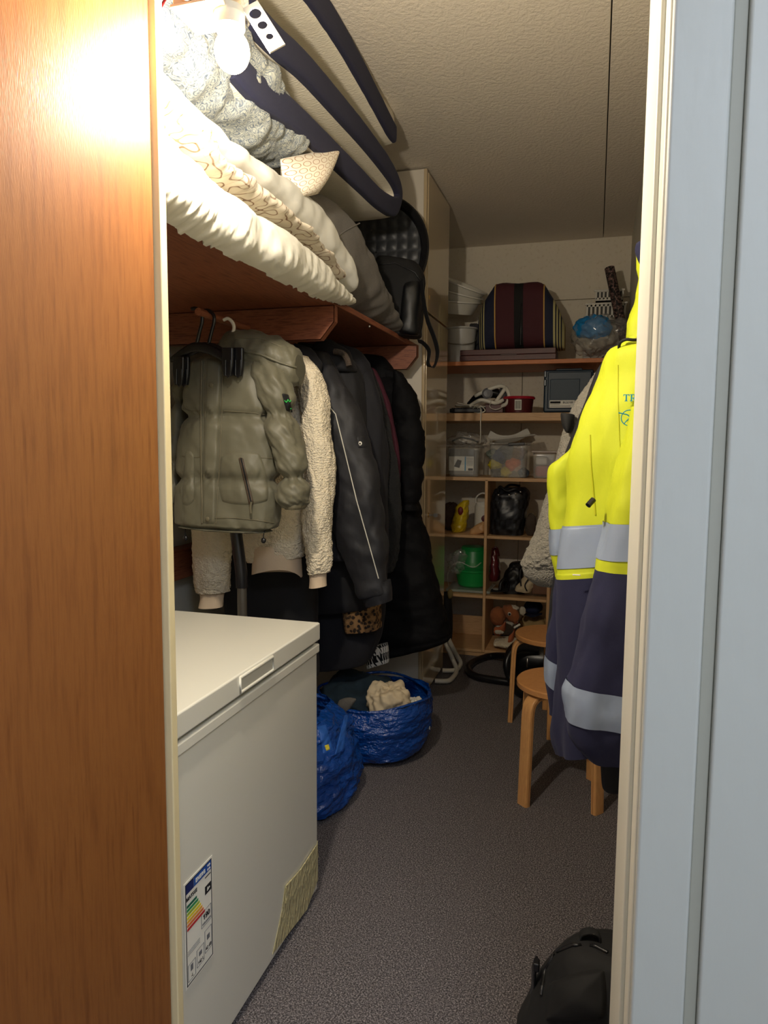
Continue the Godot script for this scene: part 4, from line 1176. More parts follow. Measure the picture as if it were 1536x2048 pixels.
# ------------------------------------------------------------------ work clothes on the right wall
func work_wear() -> void:
	var pegs := thing("coat_hooks", "coat hook board on the right wall, hidden behind the work clothes", "coat hooks", Vector3(0.17, 1.62, -1.8))
	part(pegs, "board", rbox(Vector3(0.17, 1.62, -1.8), Vector3(0.02, 0.08, 0.9), 0.004), mats.pine)
	for z in [-1.5, -1.75, -2.0]:
		part(pegs, "peg", tube([Vector3(0.17, 1.63, z), Vector3(0.13, 1.63, z), Vector3(0.12, 1.65, z)], 0.008, 8, false, 4), mats.grey_metal)
	# grey sherpa-lined jacket, deepest
	var g := thing("grey_sherpa_jacket", "grey curly sherpa jacket with black lining hanging behind the yellow work jacket", "jacket", Vector3(0.0, 0.75, -2.0))
	var gz := -2.02
	var gm := loft(soft(rows([[1236, 700, 1300, 690, 0.04], [1196, 745, 1300, 740, 0.07], [1160, 795, 1300, 790, 0.09], [1134, 845, 1300, 840, 0.10], [1116, 915, 1300, 910, 0.11], [1094, 990, 1290, 985, 0.11], [1072, 1060, 1280, 1055, 0.11], [1050, 1108, 1270, 1100, 0.11], [1043, 1128, 1265, 1122, 0.10]], gz, -2.0), 0.85, 0.006), 96, 150, {"e": 0.75, "d": fleece(0.006, 0.008, 80.0)})
	part(g, "body", gm, mats.grey_sherpa)
	part(g, "hem", loft(rows([[1045, 1126, 1262, 1120, 0.10], [1051, 1148, 1258, 1144, 0.095], [1072, 1166, 1255, 1164, 0.08]], gz, -2.0), 48, 10, {"e": 0.75, "d": fleece(0.004, 0.004, 80.0)}), mats.grey_sherpa)
	part(g, "lining", loft(soft(rows([[1230, 692, 1310, 690, 0.02], [1198, 735, 1310, 730, 0.03], [1180, 772, 1310, 770, 0.035], [1162, 825, 1310, 820, 0.035], [1146, 868, 1310, 865, 0.035], [1122, 925, 1300, 925, 0.03]], -1.86), 0.8, 0.005), 40, 40, {"e": 0.6, "d": wr(0.006, 9, 6)}), mats.black_cloth, "smooth black lining")
	part(g, "cuff_strap", loft(soft(rows([[1121, 828, 1150, 832, 0.02], [1124, 850, 1146, 854, 0.022], [1130, 862, 1142, 864, 0.02]], -1.92), 0.6, 0.004), 20, 10), mats.black_matt)
	# dark trousers hanging lower
	var d := thing("dark_trousers", "dark navy trousers hanging between the grey sherpa jacket and the work jacket", "trousers", Vector3(0.05, 0.5, -1.95))
	part(d, "leg", loft(soft(rows([[1120, 1080, 1260, 1080, 0.05], [1112, 1140, 1255, 1140, 0.06], [1098, 1210, 1250, 1205, 0.06], [1090, 1270, 1245, 1265, 0.06], [1096, 1325, 1240, 1320, 0.055]], -1.9), 0.7, 0.006), 40, 50, {"e": 0.75, "d": wr(0.012, 9, 3)}), mats.black_cloth)
	var bt := thing("black_trousers", "black trousers hanging lowest of the work clothes beside the door frame", "trousers", Vector3(0.1, 0.4, -1.75))
	part(bt, "leg", loft(soft(rows([[1195, 1300, 1290, 1290, 0.05], [1196, 1400, 1285, 1390, 0.05], [1198, 1480, 1280, 1470, 0.05], [1204, 1566, 1275, 1562, 0.045]], -1.75), 0.8, 0.006), 40, 50, {"e": 0.75, "d": wr(0.008, 9, 3)}), mats.black_cloth)
	# high-visibility parka: each piece is a run of the same cloth, band after band
	var o := thing("work_parka", "bright yellow and navy work parka with grey reflective bands, nearest the door frame", "jacket", Vector3(0.1, 0.72, -1.6))
	var tz := -1.62
	var drape := func(u: float, v: float, p: Vector3) -> float:
		return 0.012 * sin(p.x * 42.0 + p.y * 3.0) * smoothstep(0.1, 0.7, v) + 0.014 * nz.get_noise_3d(p.x * 7.0, p.y * 3.0, p.z * 7.0) + 0.0 * u
	var run := func(parent: Node3D, secs: Array, cuts: Array, names: Array, mm: Array, nu: int, dd: Callable) -> Array:
		var out := []
		for i in cuts.size() - 1:
			var isband: bool = names[i] == "reflective_band"
			var m := loft(secs, nu, maxi(6, int(90 * (cuts[i + 1] - cuts[i]))), {"e": 0.8, "d": dd, "v0": cuts[i], "v1": cuts[i + 1], "grow": 0.0016 if isband else 0.0, "caps": i == 0 or i == cuts.size() - 2})
			part(parent, names[i], m, mm[i])
			out.append(m)
		return out
	var ys := [688, 705, 760, 820, 880, 930, 990, 1049, 1060, 1131, 1143, 1152, 1240, 1345, 1415, 1470, 1500]
	var xl := [1262, 1248, 1216, 1188, 1160, 1150, 1158, 1152, 1150, 1138, 1134, 1130, 1122, 1112, 1110, 1110, 1118]
	var tr := []
	for i in ys.size():
		var hd := 0.03 if i == 0 else (0.07 if i < 3 else 0.085)
		tr.append([xl[i], ys[i], 1345 - i * 4, ys[i] - 8, hd])
	var ts := rows(tr, tz - 0.06, tz + 0.06)
	var n1 := float(ys.size() - 1)
	var tm: Array = run.call(o, ts, [0.0, 7.0 / n1, 9.0 / n1, 11.0 / n1, 1.0], ["yellow_front", "reflective_band", "yellow_front", "navy_skirt"], [mats.hivis, mats.reflect, mats.hivis, mats.work_navy], 88, drape)
	# far sleeve
	var fy := [[1162, 880, 1196, 880, 0.03], [1120, 915, 1166, 905, 0.04], [1099, 938, 1158, 940, 0.046], [1098, 990, 1152, 990, 0.05], [1101, 1056, 1146, 1050, 0.05], [1105, 1106, 1140, 1100, 0.048], [1112, 1150, 1138, 1148, 0.045], [1106, 1200, 1150, 1200, 0.05], [1098, 1260, 1150, 1260, 0.055], [1091, 1305, 1150, 1330, 0.055], [1088, 1355, 1150, 1392, 0.05], [1096, 1420, 1150, 1425, 0.045]]
	var fs := rows(fy, -1.76)
	run.call(o, fs, [0.0, 4.0 / 11, 5.0 / 11, 6.0 / 11, 9.0 / 11, 10.0 / 11, 1.0], ["yellow_sleeve", "reflective_band", "yellow_sleeve", "navy_sleeve", "reflective_band", "navy_sleeve"], [mats.hivis, mats.reflect, mats.hivis, mats.work_navy, mats.reflect, mats.work_navy], 40, wr(0.012, 9, 5))
	# near sleeve, long and wide
	var ny := [[1262, 815, 1330, 800, 0.04], [1253, 870, 1335, 860, 0.06], [1238, 930, 1330, 920, 0.065], [1222, 990, 1325, 980, 0.07], [1209, 1043, 1320, 1040, 0.07], [1193, 1113, 1316, 1112, 0.072], [1189, 1134, 1314, 1140, 0.072], [1178, 1190, 1310, 1200, 0.075], [1158, 1270, 1306, 1285, 0.078], [1130, 1352, 1300, 1378, 0.08], [1126, 1380, 1298, 1410, 0.08], [1134, 1425, 1296, 1446, 0.078], [1146, 1470, 1290, 1490, 0.072], [1176, 1510, 1282, 1520, 0.055]]
	var nsx := rows(ny, -1.5)
	run.call(o, nsx, [0.0, 4.0 / 13, 5.0 / 13, 6.0 / 13, 9.0 / 13, 11.0 / 13, 1.0], ["yellow_sleeve", "reflective_band", "yellow_sleeve", "navy_sleeve", "reflective_band", "navy_cuff"], [mats.hivis, mats.reflect, mats.hivis, mats.work_navy, mats.reflect, mats.work_navy], 56, wr(0.016, 8, 4))
	var front: MB = tm[0]
	part(o, "pocket_zip", line_on(front, v2([1180, 870, 1182, 930, 1187, 985, 1191, 1030]), 0.0022, 0.0005), mats.hivis_seam)
	part(o, "zip_pull", tube([pz(1176, 1011, -1.47), pz(1187, 999, -1.48)], 0.006, 10, false), mats.black_plastic)
	part(o, "chest_seam", line_on(front, v2([1236, 730, 1236, 800, 1239, 880, 1246, 960]), 0.0012, 0.0005), mats.hivis_seam)
	part(o, "hem_tag", rbox(pz(1153, 1150, -1.52), Vector3(0.016, 0.003, 0.002), 0.0008), mats.label)
	# chest print, cut off by the door frame
	var c := hit(front, 1257, 797)
	var tw := text(o, "lettering", "TR", 0.0185, Transform3D(Basis(Vector3.UP, 0.0), c + Vector3(0.002, 0.0, 0.008)), mats.print_teal, true)
	tw.position += Vector3(0, 0, 0.004)
	var ec := hit(front, 1254, 836) + Vector3(0.004, 0, 0.010)
	var cir := []
	for i in 24:
		cir.append(ec + Vector3(cos(TAU * i / 24) * 0.0155, sin(TAU * i / 24) * 0.0155, 0))
	var em := part(o, "emblem", tube(cir, 0.0011, 6, true), mats.print_teal, "teal round emblem with crossing strokes")
	part(em, "stroke", tube([ec + Vector3(-0.021, 0.010, 0), ec + Vector3(-0.004, 0.006, 0), ec + Vector3(0.004, 0, 0), ec + Vector3(0.012, 0.014, 0)], 0.0013, 6, false, 5), mats.print_teal)
	part(em, "stroke", tube([ec + Vector3(-0.010, -0.012, 0), ec + Vector3(0.002, 0.0, 0), ec + Vector3(0.012, -0.01, 0)], 0.0011, 6, false, 5), mats.print_teal)
	# hood and hanging loop
	part(o, "hood", loft(soft(rows([[1276, 500, 1330, 500, 0.02], [1276, 560, 1335, 556, 0.03], [1268, 610, 1335, 606, 0.04], [1256, 650, 1335, 646, 0.05], [1252, 690, 1335, 690, 0.05]], -1.75), 0.7, 0.006), 40, 40, {"d": wr(0.008, 12, 9)}), mats.hivis)
	part(o, "hood_lining", loft(soft(rows([[1272, 488, 1310, 484, 0.02], [1270, 505, 1310, 505, 0.022], [1280, 530, 1310, 530, 0.02]], -1.74), 0.6, 0.004), 24, 14), mats.work_navy)
	part(o, "collar_flap", loft(soft(rows([[1243, 682, 1290, 676, 0.03], [1240, 700, 1290, 698, 0.035], [1252, 716, 1290, 716, 0.03]], -1.6), 0.6, 0.004), 32, 16, {"d": wr(0.010, 22, 18)}), mats.hivis)
	part(o, "hanging_loop", tube([pz(1238, 698, -1.58), pz(1240, 686, -1.57), pz(1252, 679, -1.56), pz(1268, 680, -1.56), pz(1282, 678, -1.58)], 0.0032, 8, false, 5), mats.black_matt)

# ------------------------------------------------------------------ on the floor
func crumple(a: float, f: float) -> Callable:
	return func(_u: float, _v: float, p: Vector3) -> float:
		return a * nz.get_noise_3d(p.x * f, p.y * f * 1.6, p.z * f) + a * 0.6 * absf(nz.get_noise_3d(p.x * f * 2.4, p.y * f * 4.0, p.z * f * 2.4))

func blue_bags() -> void:
	var o := thing("blue_carrier_bag", "big shiny blue woven carrier bag of laundry, the one nearer the cabinet", "bag", Vector3(-0.88, 0, -2.98), "blue carrier bags")
	var c := Vector3(-0.88, 0, -2.94)
	var secs := []
	for q in [[0.008, 0.01, 0.01], [0.012, 0.19, 0.19], [0.06, 0.235, 0.225], [0.125, 0.252, 0.24], [0.185, 0.256, 0.245], [0.235, 0.25, 0.235], [0.258, 0.244, 0.23]]:
		secs.append([c + Vector3(-0.03, q[0], 0), Vector3(q[1], 0.012, 0), Vector3(0, 0, q[2])])
	part(o, "bag_body", loft(secs, 110, 80, {"e": 0.85, "caps": false, "d": crumple(0.016, 7.0)}), mats.bag_blue)
	var rim := []
	for i in 40:
		var a := TAU * i / 40
		rim.append(c + Vector3(-0.03 + cos(a) * 0.252, 0.261 + 0.012 * sin(a * 3.0), sin(a) * 0.234))
	part(o, "rim", tube(rim, 0.006, 8, true), mats.bag_blue)
	var t0 := pz(853, 1436, -2.93)
	part(o, "care_tag", strap([t0, t0 + Vector3(0.012, -0.02, 0.005), t0 + Vector3(0.016, -0.045, 0.01)], 0.016, 0.0015, Vector3(0.5, 0, 0.8)), mats.label)
	var l := thing("towel", "beige towel crumpled on top of the blue laundry bag", "towel", Vector3(-0.8, 0.32, -2.95))
	var b0 := pz(776, 1402, -2.84)
	part(l, "cloth", ball(b0 + Vector3(0, 0.0, 0), Vector3(0.095, 0.075, 0.09), 56, 40, func(p: Vector3) -> float: return 0.045 * nz.get_noise_3d(p.x * 9.0, p.y * 9.0, p.z * 9.0) + 0.01 * nz.get_noise_3d(p.x * 34.0, p.y * 20.0, p.z * 34.0)), mats.linen)
	var l2 := thing("white_cloth", "small white cloth poking over the bag's right rim", "cloth", Vector3(-0.7, 0.31, -2.95))
	part(l2, "cloth", ball(pz(828, 1410, -2.90), Vector3(0.045, 0.025, 0.06), 40, 24, func(p: Vector3) -> float: return 0.02 * nz.get_noise_3d(p.x * 22.0, p.y * 22.0, p.z * 22.0)), mats.duvet)
	var l3 := thing("dark_laundry", "dark teal clothes heaped behind the beige towel", "clothes", Vector3(-1.05, 0.3, -3.1))
	part(l3, "cloth", ball(Vector3(-0.98, 0.20, -2.97), Vector3(0.2, 0.11, 0.19), 56, 36, func(p: Vector3) -> float: return 0.04 * nz.get_noise_3d(p.x * 7.0, p.y * 7.0, p.z * 7.0)), mats.teal_cloth)
	# the other bag, half behind the freezer
	var s := thing("blue_carrier_bag", "shiny blue woven carrier bag slumped against the freezer's far side", "bag", Vector3(-0.95, 0, -2.45), "blue carrier bags")
	var d := Vector3(-1.055, 0, -2.45)
	var s2 := []
	for q in [[0.008, 0.01, 0.01, 0.0], [0.012, 0.19, 0.24, 0.0], [0.08, 0.21, 0.26, 0.0], [0.17, 0.215, 0.25, -0.01], [0.25, 0.20, 0.23, -0.02], [0.31, 0.18, 0.20, -0.04], [0.345, 0.15, 0.17, -0.06]]:
		s2.append([d + Vector3(q[3], q[0], 0), Vector3(q[1], 0, 0), Vector3(0, 0, q[2])])
	var sm := loft(s2, 110, 90, {"e": 0.85, "caps": false, "d": crumple(0.03, 6.0)})
	part(s, "bag_body", sm, mats.bag_blue)
	var st := part(s, "carry_strap", patch(sm, v2([634, 1452, 652, 1448, 668, 1500, 646, 1508]), 10, 16, 0.004), mats.bag_strap)
	part(st, "printed_label", patch(sm, v2([647, 1490, 658, 1486, 662, 1500, 652, 1504]), 6, 6, 0.006), mats.yellow_print)
	part(s, "carry_strap", patch(sm, v2([690, 1426, 697, 1428, 688, 1500, 668, 1512]), 8, 16, 0.004), mats.bag_strap)
	var wc := thing("grey_cloth", "grey folded cloth sticking out between the two blue bags", "cloth", Vector3(-0.93, 0.3, -2.72))
	part(wc, "cloth", loft(soft(rows([[678, 1402, 704, 1396, 0.01], [676, 1414, 712, 1400, 0.02], [684, 1428, 704, 1412, 0.015]], -2.72), 0.6, 0.005), 24, 12, {"d": wr(0.006, 20, 20)}), mats.heather)

func floor_things() -> void:
	# vacuum wand standing behind the freezer
	var w := thing("vacuum_wand", "black vacuum wand with grey tube standing upright behind the freezer", "vacuum wand", Vector3(-1.15, 0, -2.2))
	var z := -2.2
	var top := pz(470, 1050, z)
	var mid := pz(482, 1140, z)
	var low := pz(484, 1175, z)
	part(w, "grip", tube([top, pz(476, 1095, z), mid, low], 0.021, 14, false, 5), mats.black_plastic)
	part(w, "tube", tube([low, Vector3(low.x, 0.03, z)], 0.017, 16), mats.grey_metal)
	part(w, "floor_head", rbox(Vector3(low.x, 0.025, z), Vector3(0.26, 0.045, 0.08), 0.015), mats.black_plastic)
	# canister vacuum and its hose by the shelves
	var v := thing("vacuum_cleaner", "black canister vacuum cleaner with looped hose on the floor before the shelves", "vacuum cleaner", Vector3(-0.2, 0, -4.15))
	var b := pz(1075, 1335, -4.15)
	var vs := []
	for q in [[-0.17, 0.055], [-0.13, 0.09], [-0.05, 0.105], [0.05, 0.108], [0.13, 0.095], [0.18, 0.06]]:
		vs.append([Vector3(b.x + q[0], 0.115, -4.15), Vector3(0, q[1], 0), Vector3(0, 0, q[1] * 1.15)])
	part(v, "body", loft(soft(vs, 0.6, 0.015), 40, 40), mats.black_plastic)
	part(v, "dust_ring", tube([Vector3(b.x - 0.05, 0.115, -4.15) + Vector3(0, 0.108, 0), Vector3(b.x - 0.05, 0.115, -4.03), Vector3(b.x - 0.05, 0.01, -4.15), Vector3(b.x - 0.05, 0.115, -4.275)], 0.006, 8, true, 8), mats.steel)
	part(v, "wheel", lathe([Vector2(0.0, -0.012), Vector2(0.05, -0.012), Vector2(0.055, 0.0), Vector2(0.05, 0.012), Vector2(0.0, 0.012)], 24), mats.black_matt).transform = Transform3D(Basis(Vector3.RIGHT, PI / 2), Vector3(b.x + 0.08, 0.056, -4.01) - v.position)
	var h := 0.024
	var hp := [Vector3(b.x - 0.17, 0.12, -4.14), py(1030, 1312, 0.09), py(985, 1312, h), py(950, 1322, h), py(936, 1338, h), py(950, 1352, h), py(990, 1360, h), py(1030, 1366, h), py(1058, 1375, h), py(1075, 1395, h)]
	part(v, "hose", tube(hp, 0.021, 14, false, 10), mats.black_plastic)
	part(v, "hose", tube([py(1075, 1395, h), py(1040, 1385, 0.03), py(1022, 1360, 0.06), py(1013, 1330, 0.14), py(1022, 1306, 0.20), py(1045, 1296, 0.22), py(1075, 1300, 0.2)], 0.021, 14, false, 10), mats.black_plastic)
	# white tube frame leaning behind the cabinet
	var r := thing("tube_frame", "folded white tubular frame with bent feet, sticking out past the cabinet", "rack", Vector3(-0.72, 0, -4.2))
	part(r, "leg", tube([pz(884, 1262, -4.25), py(893, 1290, 0.16), py(906, 1320, 0.06), py(913, 1340, 0.02), py(908, 1352, 0.018), py(896, 1362, 0.018), py(870, 1362, 0.018)], 0.014, 12, false, 8), mats.white_plastic)
	part(r, "leg", tube([pz(890, 1258, -4.33), py(900, 1285, 0.18), py(913, 1310, 0.08), py(921, 1325, 0.03), py(917, 1336, 0.018), py(906, 1341, 0.018), py(885, 1341, 0.018)], 0.014, 12, false, 8), mats.white_plastic)
	var k := thing("dark_rucksack", "dark rucksack hanging behind the cabinet's far edge, barely showing", "bag", Vector3(-0.86, 0.6, -4.25))
	part(k, "body", loft(soft(rows([[885, 1188, 902, 1190, 0.03], [885, 1230, 905, 1232, 0.05], [885, 1275, 904, 1275, 0.05]], -4.25), 0.6, 0.01), 24, 20), mats.black_cloth)
	part(k, "yellow_pouch", ball(pz(900, 1188, -4.22), Vector3(0.018, 0.03, 0.03), 20, 14), mk(rgb(150, 132, 84), 0.8))
	# backpack in the near right corner
	var o := thing("backpack", "black backpack on the floor at the foot of the door frame", "backpack", Vector3(0.0, 0, -1.34))
	var bs := []
	for q in [[0.01, 0.14, 0.11, 0.0], [0.08, 0.155, 0.125, 0.0], [0.18, 0.15, 0.125, 0.0], [0.27, 0.13, 0.115, 0.008], [0.34, 0.105, 0.09, 0.016], [0.385, 0.07, 0.06, 0.02]]:
		bs.append([Vector3(0.035 + q[3], q[0], -1.36), Vector3(q[1], 0, 0), Vector3(0, 0, q[2])])
	var bm := loft(soft(bs, 0.55, 0.012), 72, 70, {"e": 0.8, "d": wr(0.012, 8, 6)})
	part(o, "body", bm, mats.black_matt)
	part(o, "zip", line_on(bm, v2([1082, 1990, 1090, 1940, 1110, 1905, 1145, 1890, 1190, 1892, 1215, 1905]), 0.004, 0.002), mats.leather)
	part(o, "front_pocket", patch(bm, v2([1096, 1960, 1214, 1930, 1214, 2046, 1084, 2046]), 20, 18, 0.008, 0.4, 0.016), mats.black_matt)
	var hh := pz(1178, 1872, -1.36)
	part(o, "grab_loop", strap([pz(1160, 1880, -1.37), pz(1164, 1866, -1.37), pz(1182, 1862, -1.37), pz(1196, 1868, -1.37), pz(1200, 1882, -1.37)], 0.02, 0.004, Vector3(0.1, 0, 1)), mats.black_matt)
	part(o, "side_strap", strap([pz(1075, 1920, -1.36), pz(1068, 1940, -1.36), pz(1067, 1975, -1.36), pz(1060, 2020, -1.36)], 0.022, 0.006, Vector3(0.3, 0, 1)), mats.leather)
	part(o, "buckle", rbox(pz(1073, 1930, -1.33), Vector3(0.012, 0.018, 0.02), 0.003), mats.black_plastic)

func lamp() -> void:
	var o := thing("bulb_lamp", "bare lit bulb under a small beige box, just inside the doorway", "lamp", BULB)
	# glowing bulb and the light it gives
	part(o, "bulb", ball(BULB, Vector3(0.03, 0.034, 0.03), 24, 16), mats.bulb)
	var l := OmniLight3D.new()
	l.name = "bulb_light"
	l.position = Vector3.ZERO
	l.light_color = rgb(255, 242, 222)
	l.light_energy = 0.85
	l.light_size = 0.03
	l.omni_range = 8.0
	l.omni_attenuation = 2.0
	l.shadow_enabled = true
	o.add_child(l)
	var z := BULB.z
	part(o, "socket", lathe([Vector2(0.0, 0.062), Vector2(0.024, 0.062), Vector2(0.026, 0.05), Vector2(0.026, 0.03), Vector2(0.02, 0.02), Vector2(0.0, 0.02)], 24), mats.white_plastic).position = Vector3(-0.004, 0.008, 0)
	var bc := pz(415, 10, z)
	var bx := part(o, "box", rbox(bc + Vector3(0, 0.008, 0.0), Vector3(0.088, 0.05, 0.08), 0.004), mk(rgb(196, 176, 146), 0.6))
	part(bx, "box_lid", rbox(bc + Vector3(0, -0.018, 0.0), Vector3(0.094, 0.006, 0.086), 0.002), mk(rgb(206, 188, 158), 0.6))
	part(bx, "cable_gland", ball(bc + Vector3(-0.012, -0.004, 0.043), Vector3(0.012, 0.012, 0.008), 16, 10), mats.grey_plastic)
	# it hangs from the wall over the doorway on a metal strip
	part(o, "mounting_strip", strap([bc + Vector3(0.0, 0.03, 0.0), bc + Vector3(0.0, 0.13, 0.006), Vector3(bc.x, 2.31, -1.152), Vector3(bc.x, 2.37, -1.150)], 0.03, 0.003, Vector3.RIGHT), mats.grey_metal)
	# feed wires from the door post
	part(o, "wire", tube([pz(288, 18, -1.1), pz(302, 24, -1.13), pz(320, 16, -1.17), pz(333, -4, -1.2), pz(360, -24, -1.2)], 0.0022, 8, false, 6), mk(rgb(170, 24, 34), 0.4), "red wire")
	part(o, "wire", tube([pz(288, 18, -1.1), pz(300, 17, -1.13), pz(314, 8, -1.17), pz(328, -10, -1.2), pz(360, -34, -1.2)], 0.0022, 8, false, 6), mats.black_plastic, "black wire")
	# perforated strip holding the fitting
	var a := pz(505, 20, z)
	var b := pz(548, 88, z)
	var s := CSGBox3D.new()
	s.name = "perforated_strip"
	s.size = Vector3(0.030, (b - a).length() * 1.3, 0.003)
	s.material = mats.cab_side
	s.transform = Transform3D(Basis(Vector3.BACK, atan2(b.x - a.x, a.y - b.y)) * Basis(Vector3.UP, 0.35), a.lerp(b, 0.4) + Vector3(0, 0, -0.01) - o.position)
	for i in 3:
		var hole := CSGCylinder3D.new()
		hole.name = "hole"
		hole.radius = 0.0105 - 0.002 * i
		hole.height = 0.02
		hole.sides = 20
		hole.operation = CSGShape3D.OPERATION_SUBTRACTION
		hole.rotation.x = PI / 2
		hole.position.y = 0.028 - i * 0.024
		s.add_child(hole, true)
	o.add_child(s)

# ------------------------------------------------------------------ on the shelves
# a thin-walled open box: floor and four walls, its corners in the photo as left/right x, bottom y on a plane, height and depth in metres
func tub(l: Vector3, r: Vector3, h: float, d: float, wall := 0.003, taper := 0.0) -> MB:
	var f := func(u: float, v: float) -> Vector3:
		var hw := (r.x - l.x) / 2
		var c := (l + r) / 2 + Vector3(0, 0, -d / 2)
		# v runs up the outside, over the lip and down the inside
		var out := v < 0.5
		var y := (v * 2.0 if out else (1.0 - v) * 2.0)
		var k := 1.0 + taper * (y - 1.0)
		var inset := 0.0 if out else wall
		var a := TAU * u + PI / 4
		var x := cos(a)
		var z := sin(a)
		var e := 0.18
		x = signf(x) * pow(absf(x), e)
		z = signf(z) * pow(absf(z), e)
		return c + Vector3(x * (hw * k - inset), y * h + (0.0 if out else wall * (1.0 - y)), z * (d / 2 * k - inset))
	return grid(64, 20, f, true, true)

func blob(o: Node3D, called: String, c: Vector3, r: Vector3, m: Material, amp := 0.02, f := 14.0, label := "") -> MeshInstance3D:
	return part(o, called, ball(c, r, 40, 26, func(p: Vector3) -> float: return amp * nz.get_noise_3d(p.x * f, p.y * f, p.z * f) + amp * 0.5 * absf(nz.get_noise_3d(p.x * f * 2.5, p.y * f * 2.5, p.z * f * 2.5))), m, label)

func top_shelf_things() -> void:
	var y := 1.878
	var z := -4.62
	# striped duffel: one skin cut into coloured runs
	var o := thing("duffel_bag", "burgundy and navy striped duffel bag standing on the dark wooden case", "bag", pz(1045, 690, z))
	var secs := []
	for q in [[960, 640, 690, 0.07], [970, 612, 692, 0.12], [986, 586, 694, 0.14], [1000, 571, 695, 0.15], [1042, 571, 696, 0.155], [1084, 570, 695, 0.15], [1102, 592, 694, 0.14], [1118, 620, 692, 0.12], [1130, 652, 688, 0.07]]:
		var t := pz(q[0], q[1], z)
		var b := pz(q[0], q[2], z)
		b.y = 1.951
		secs.append([(t + b) / 2, (t - b) / 2, Vector3(0, 0, q[3])])
	var cut := [0.0, 0.055, 0.075, 0.1, 0.12, 0.145, 0.165, 0.345, 0.36, 0.475, 0.525, 0.655, 0.67, 0.80, 0.83, 0.85, 0.875, 0.895, 0.92, 0.94, 1.0]
	var mm := [mats.duffel_navy, mats.stripe, mats.duffel_navy, mats.stripe, mats.duffel_navy, mats.stripe, mats.duffel_navy, mats.piping, mats.duffel_red, mats.black_matt, mats.duffel_red, mats.piping, mats.duffel_navy, mats.stripe, mats.duffel_navy, mats.stripe, mats.duffel_navy, mats.stripe, mats.duffel_navy, mats.stripe]
	var nm := ["navy_side", "stripe", "navy_side", "stripe", "navy_side", "stripe", "navy_panel", "piping", "red_panel", "zip_band", "red_panel", "piping", "navy_panel", "stripe", "navy_side", "stripe", "navy_side", "stripe", "navy_side", "stripe"]
	for i in mm.size():
		var grow := 0.003 if nm[i] in ["piping", "stripe"] else 0.0
		part(o, nm[i], loft(secs, 56, 5, {"v0": cut[i], "v1": cut[i + 1], "e": 0.5, "caps": i == 0 or i == mm.size() - 1, "grow": grow, "d": wr(0.006, 7, 7)}), mm[i])
	part(o, "zip", tube([pz(1042, 575, z + 0.1), pz(1043, 600, z + 0.145), pz(1042, 650, z + 0.163), pz(1041, 690, z + 0.15)], 0.004, 8, false, 6), mats.black_plastic)
	# wooden case under it
	var w := thing("wooden_case", "flat dark wooden folding case lying on the upper shelf under the duffel", "case", Vector3(-0.545, y, -4.64))
	part(w, "base", rbox(Vector3(-0.545, y + 0.018, -4.64), Vector3(0.59, 0.034, 0.3), 0.003), mats.box_wood)
	part(w, "lid", rbox(Vector3(-0.545, y + 0.0535, -4.64), Vector3(0.586, 0.034, 0.298), 0.003), mats.box_wood)
	part(w, "latch", rbox(Vector3(-0.535, y + 0.036, -4.489), Vector3(0.10, 0.010, 0.004), 0.0015), mk(rgb(70, 34, 32), 0.5))
	# white pails and baskets stacked at the left
	var b1 := thing("plastic_pail", "small clear plastic pail with wire handle, left end of the upper shelf", "pail", Vector3(-0.87, y, -4.6))
	var pb := pz(922, 700, -4.62)
	pb.y = y
	part(b1, "pail", MB.new().add(lathe([Vector2(0.0, 0.0), Vector2(0.078, 0.0), Vector2(0.098, 0.21), Vector2(0.108, 0.214), Vector2(0.108, 0.222), Vector2(0.094, 0.222), Vector2(0.075, 0.006), Vector2(0.0, 0.006)], 40), Transform3D(Basis(), pb)), mk(rgb(190, 188, 182), 0.3))
	part(b1, "wire_handle", tube([pb + Vector3(-0.1, 0.2, 0), pb + Vector3(-0.08, 0.13, 0.09), pb + Vector3(0.03, 0.108, 0.12), pb + Vector3(0.10, 0.13, 0.06), pb + Vector3(0.103, 0.2, 0)], 0.003, 8, false, 8), mats.steel)
	var tops := [[918, 612, 0.13, 0.12, 0.14], [922, 596, 0.135, 0.3, 0.11], [928, 580, 0.14, 0.42, 0.07]]
	var nl := ["white plastic bowl lowest in the tilted stack above the clear pail", "white plastic bowl in the middle of the tilted stack", "white plastic bowl on top of the tilted stack"]
	for i in 3:
		var q: Array = tops[i]
		var c := pz(q[0], q[1], -4.68)
		var bw := thing("plastic_bowl", nl[i], "bowl", c, "white plastic bowls")
		part(bw, "bowl", MB.new().add(lathe([Vector2(0.0, -0.05), Vector2(q[2] * 0.7, -0.05), Vector2(q[2], 0.02), Vector2(q[2] + 0.012, 0.024), Vector2(q[2] + 0.012, 0.032), Vector2(q[2] - 0.004, 0.03), Vector2(q[2] * 0.68, -0.044), Vector2(0.0, -0.044)], 44), Transform3D(Basis(Vector3.BACK, -q[3]) * Basis(Vector3.RIGHT, 0.2), c)), mats.white_plastic)
	var fd := thing("grey_fabric", "dark grey folded fabric tucked between the pail and the duffel", "fabric", pz(945, 700, -4.62))
	blob(fd, "cloth", pz(948, 676, -4.74) + Vector3(0, -0.02, 0), Vector3(0.06, 0.11, 0.05), mk(rgb(70, 70, 74), 0.9), 0.02, 10.0)
	# slotted baskets
	var bk := [[1172, 1252, 603, 642, "larger white slotted basket beneath the small one, right end of the upper shelf"], [1191, 1247, 577, 602, "small white slotted basket on top of the larger one"]]
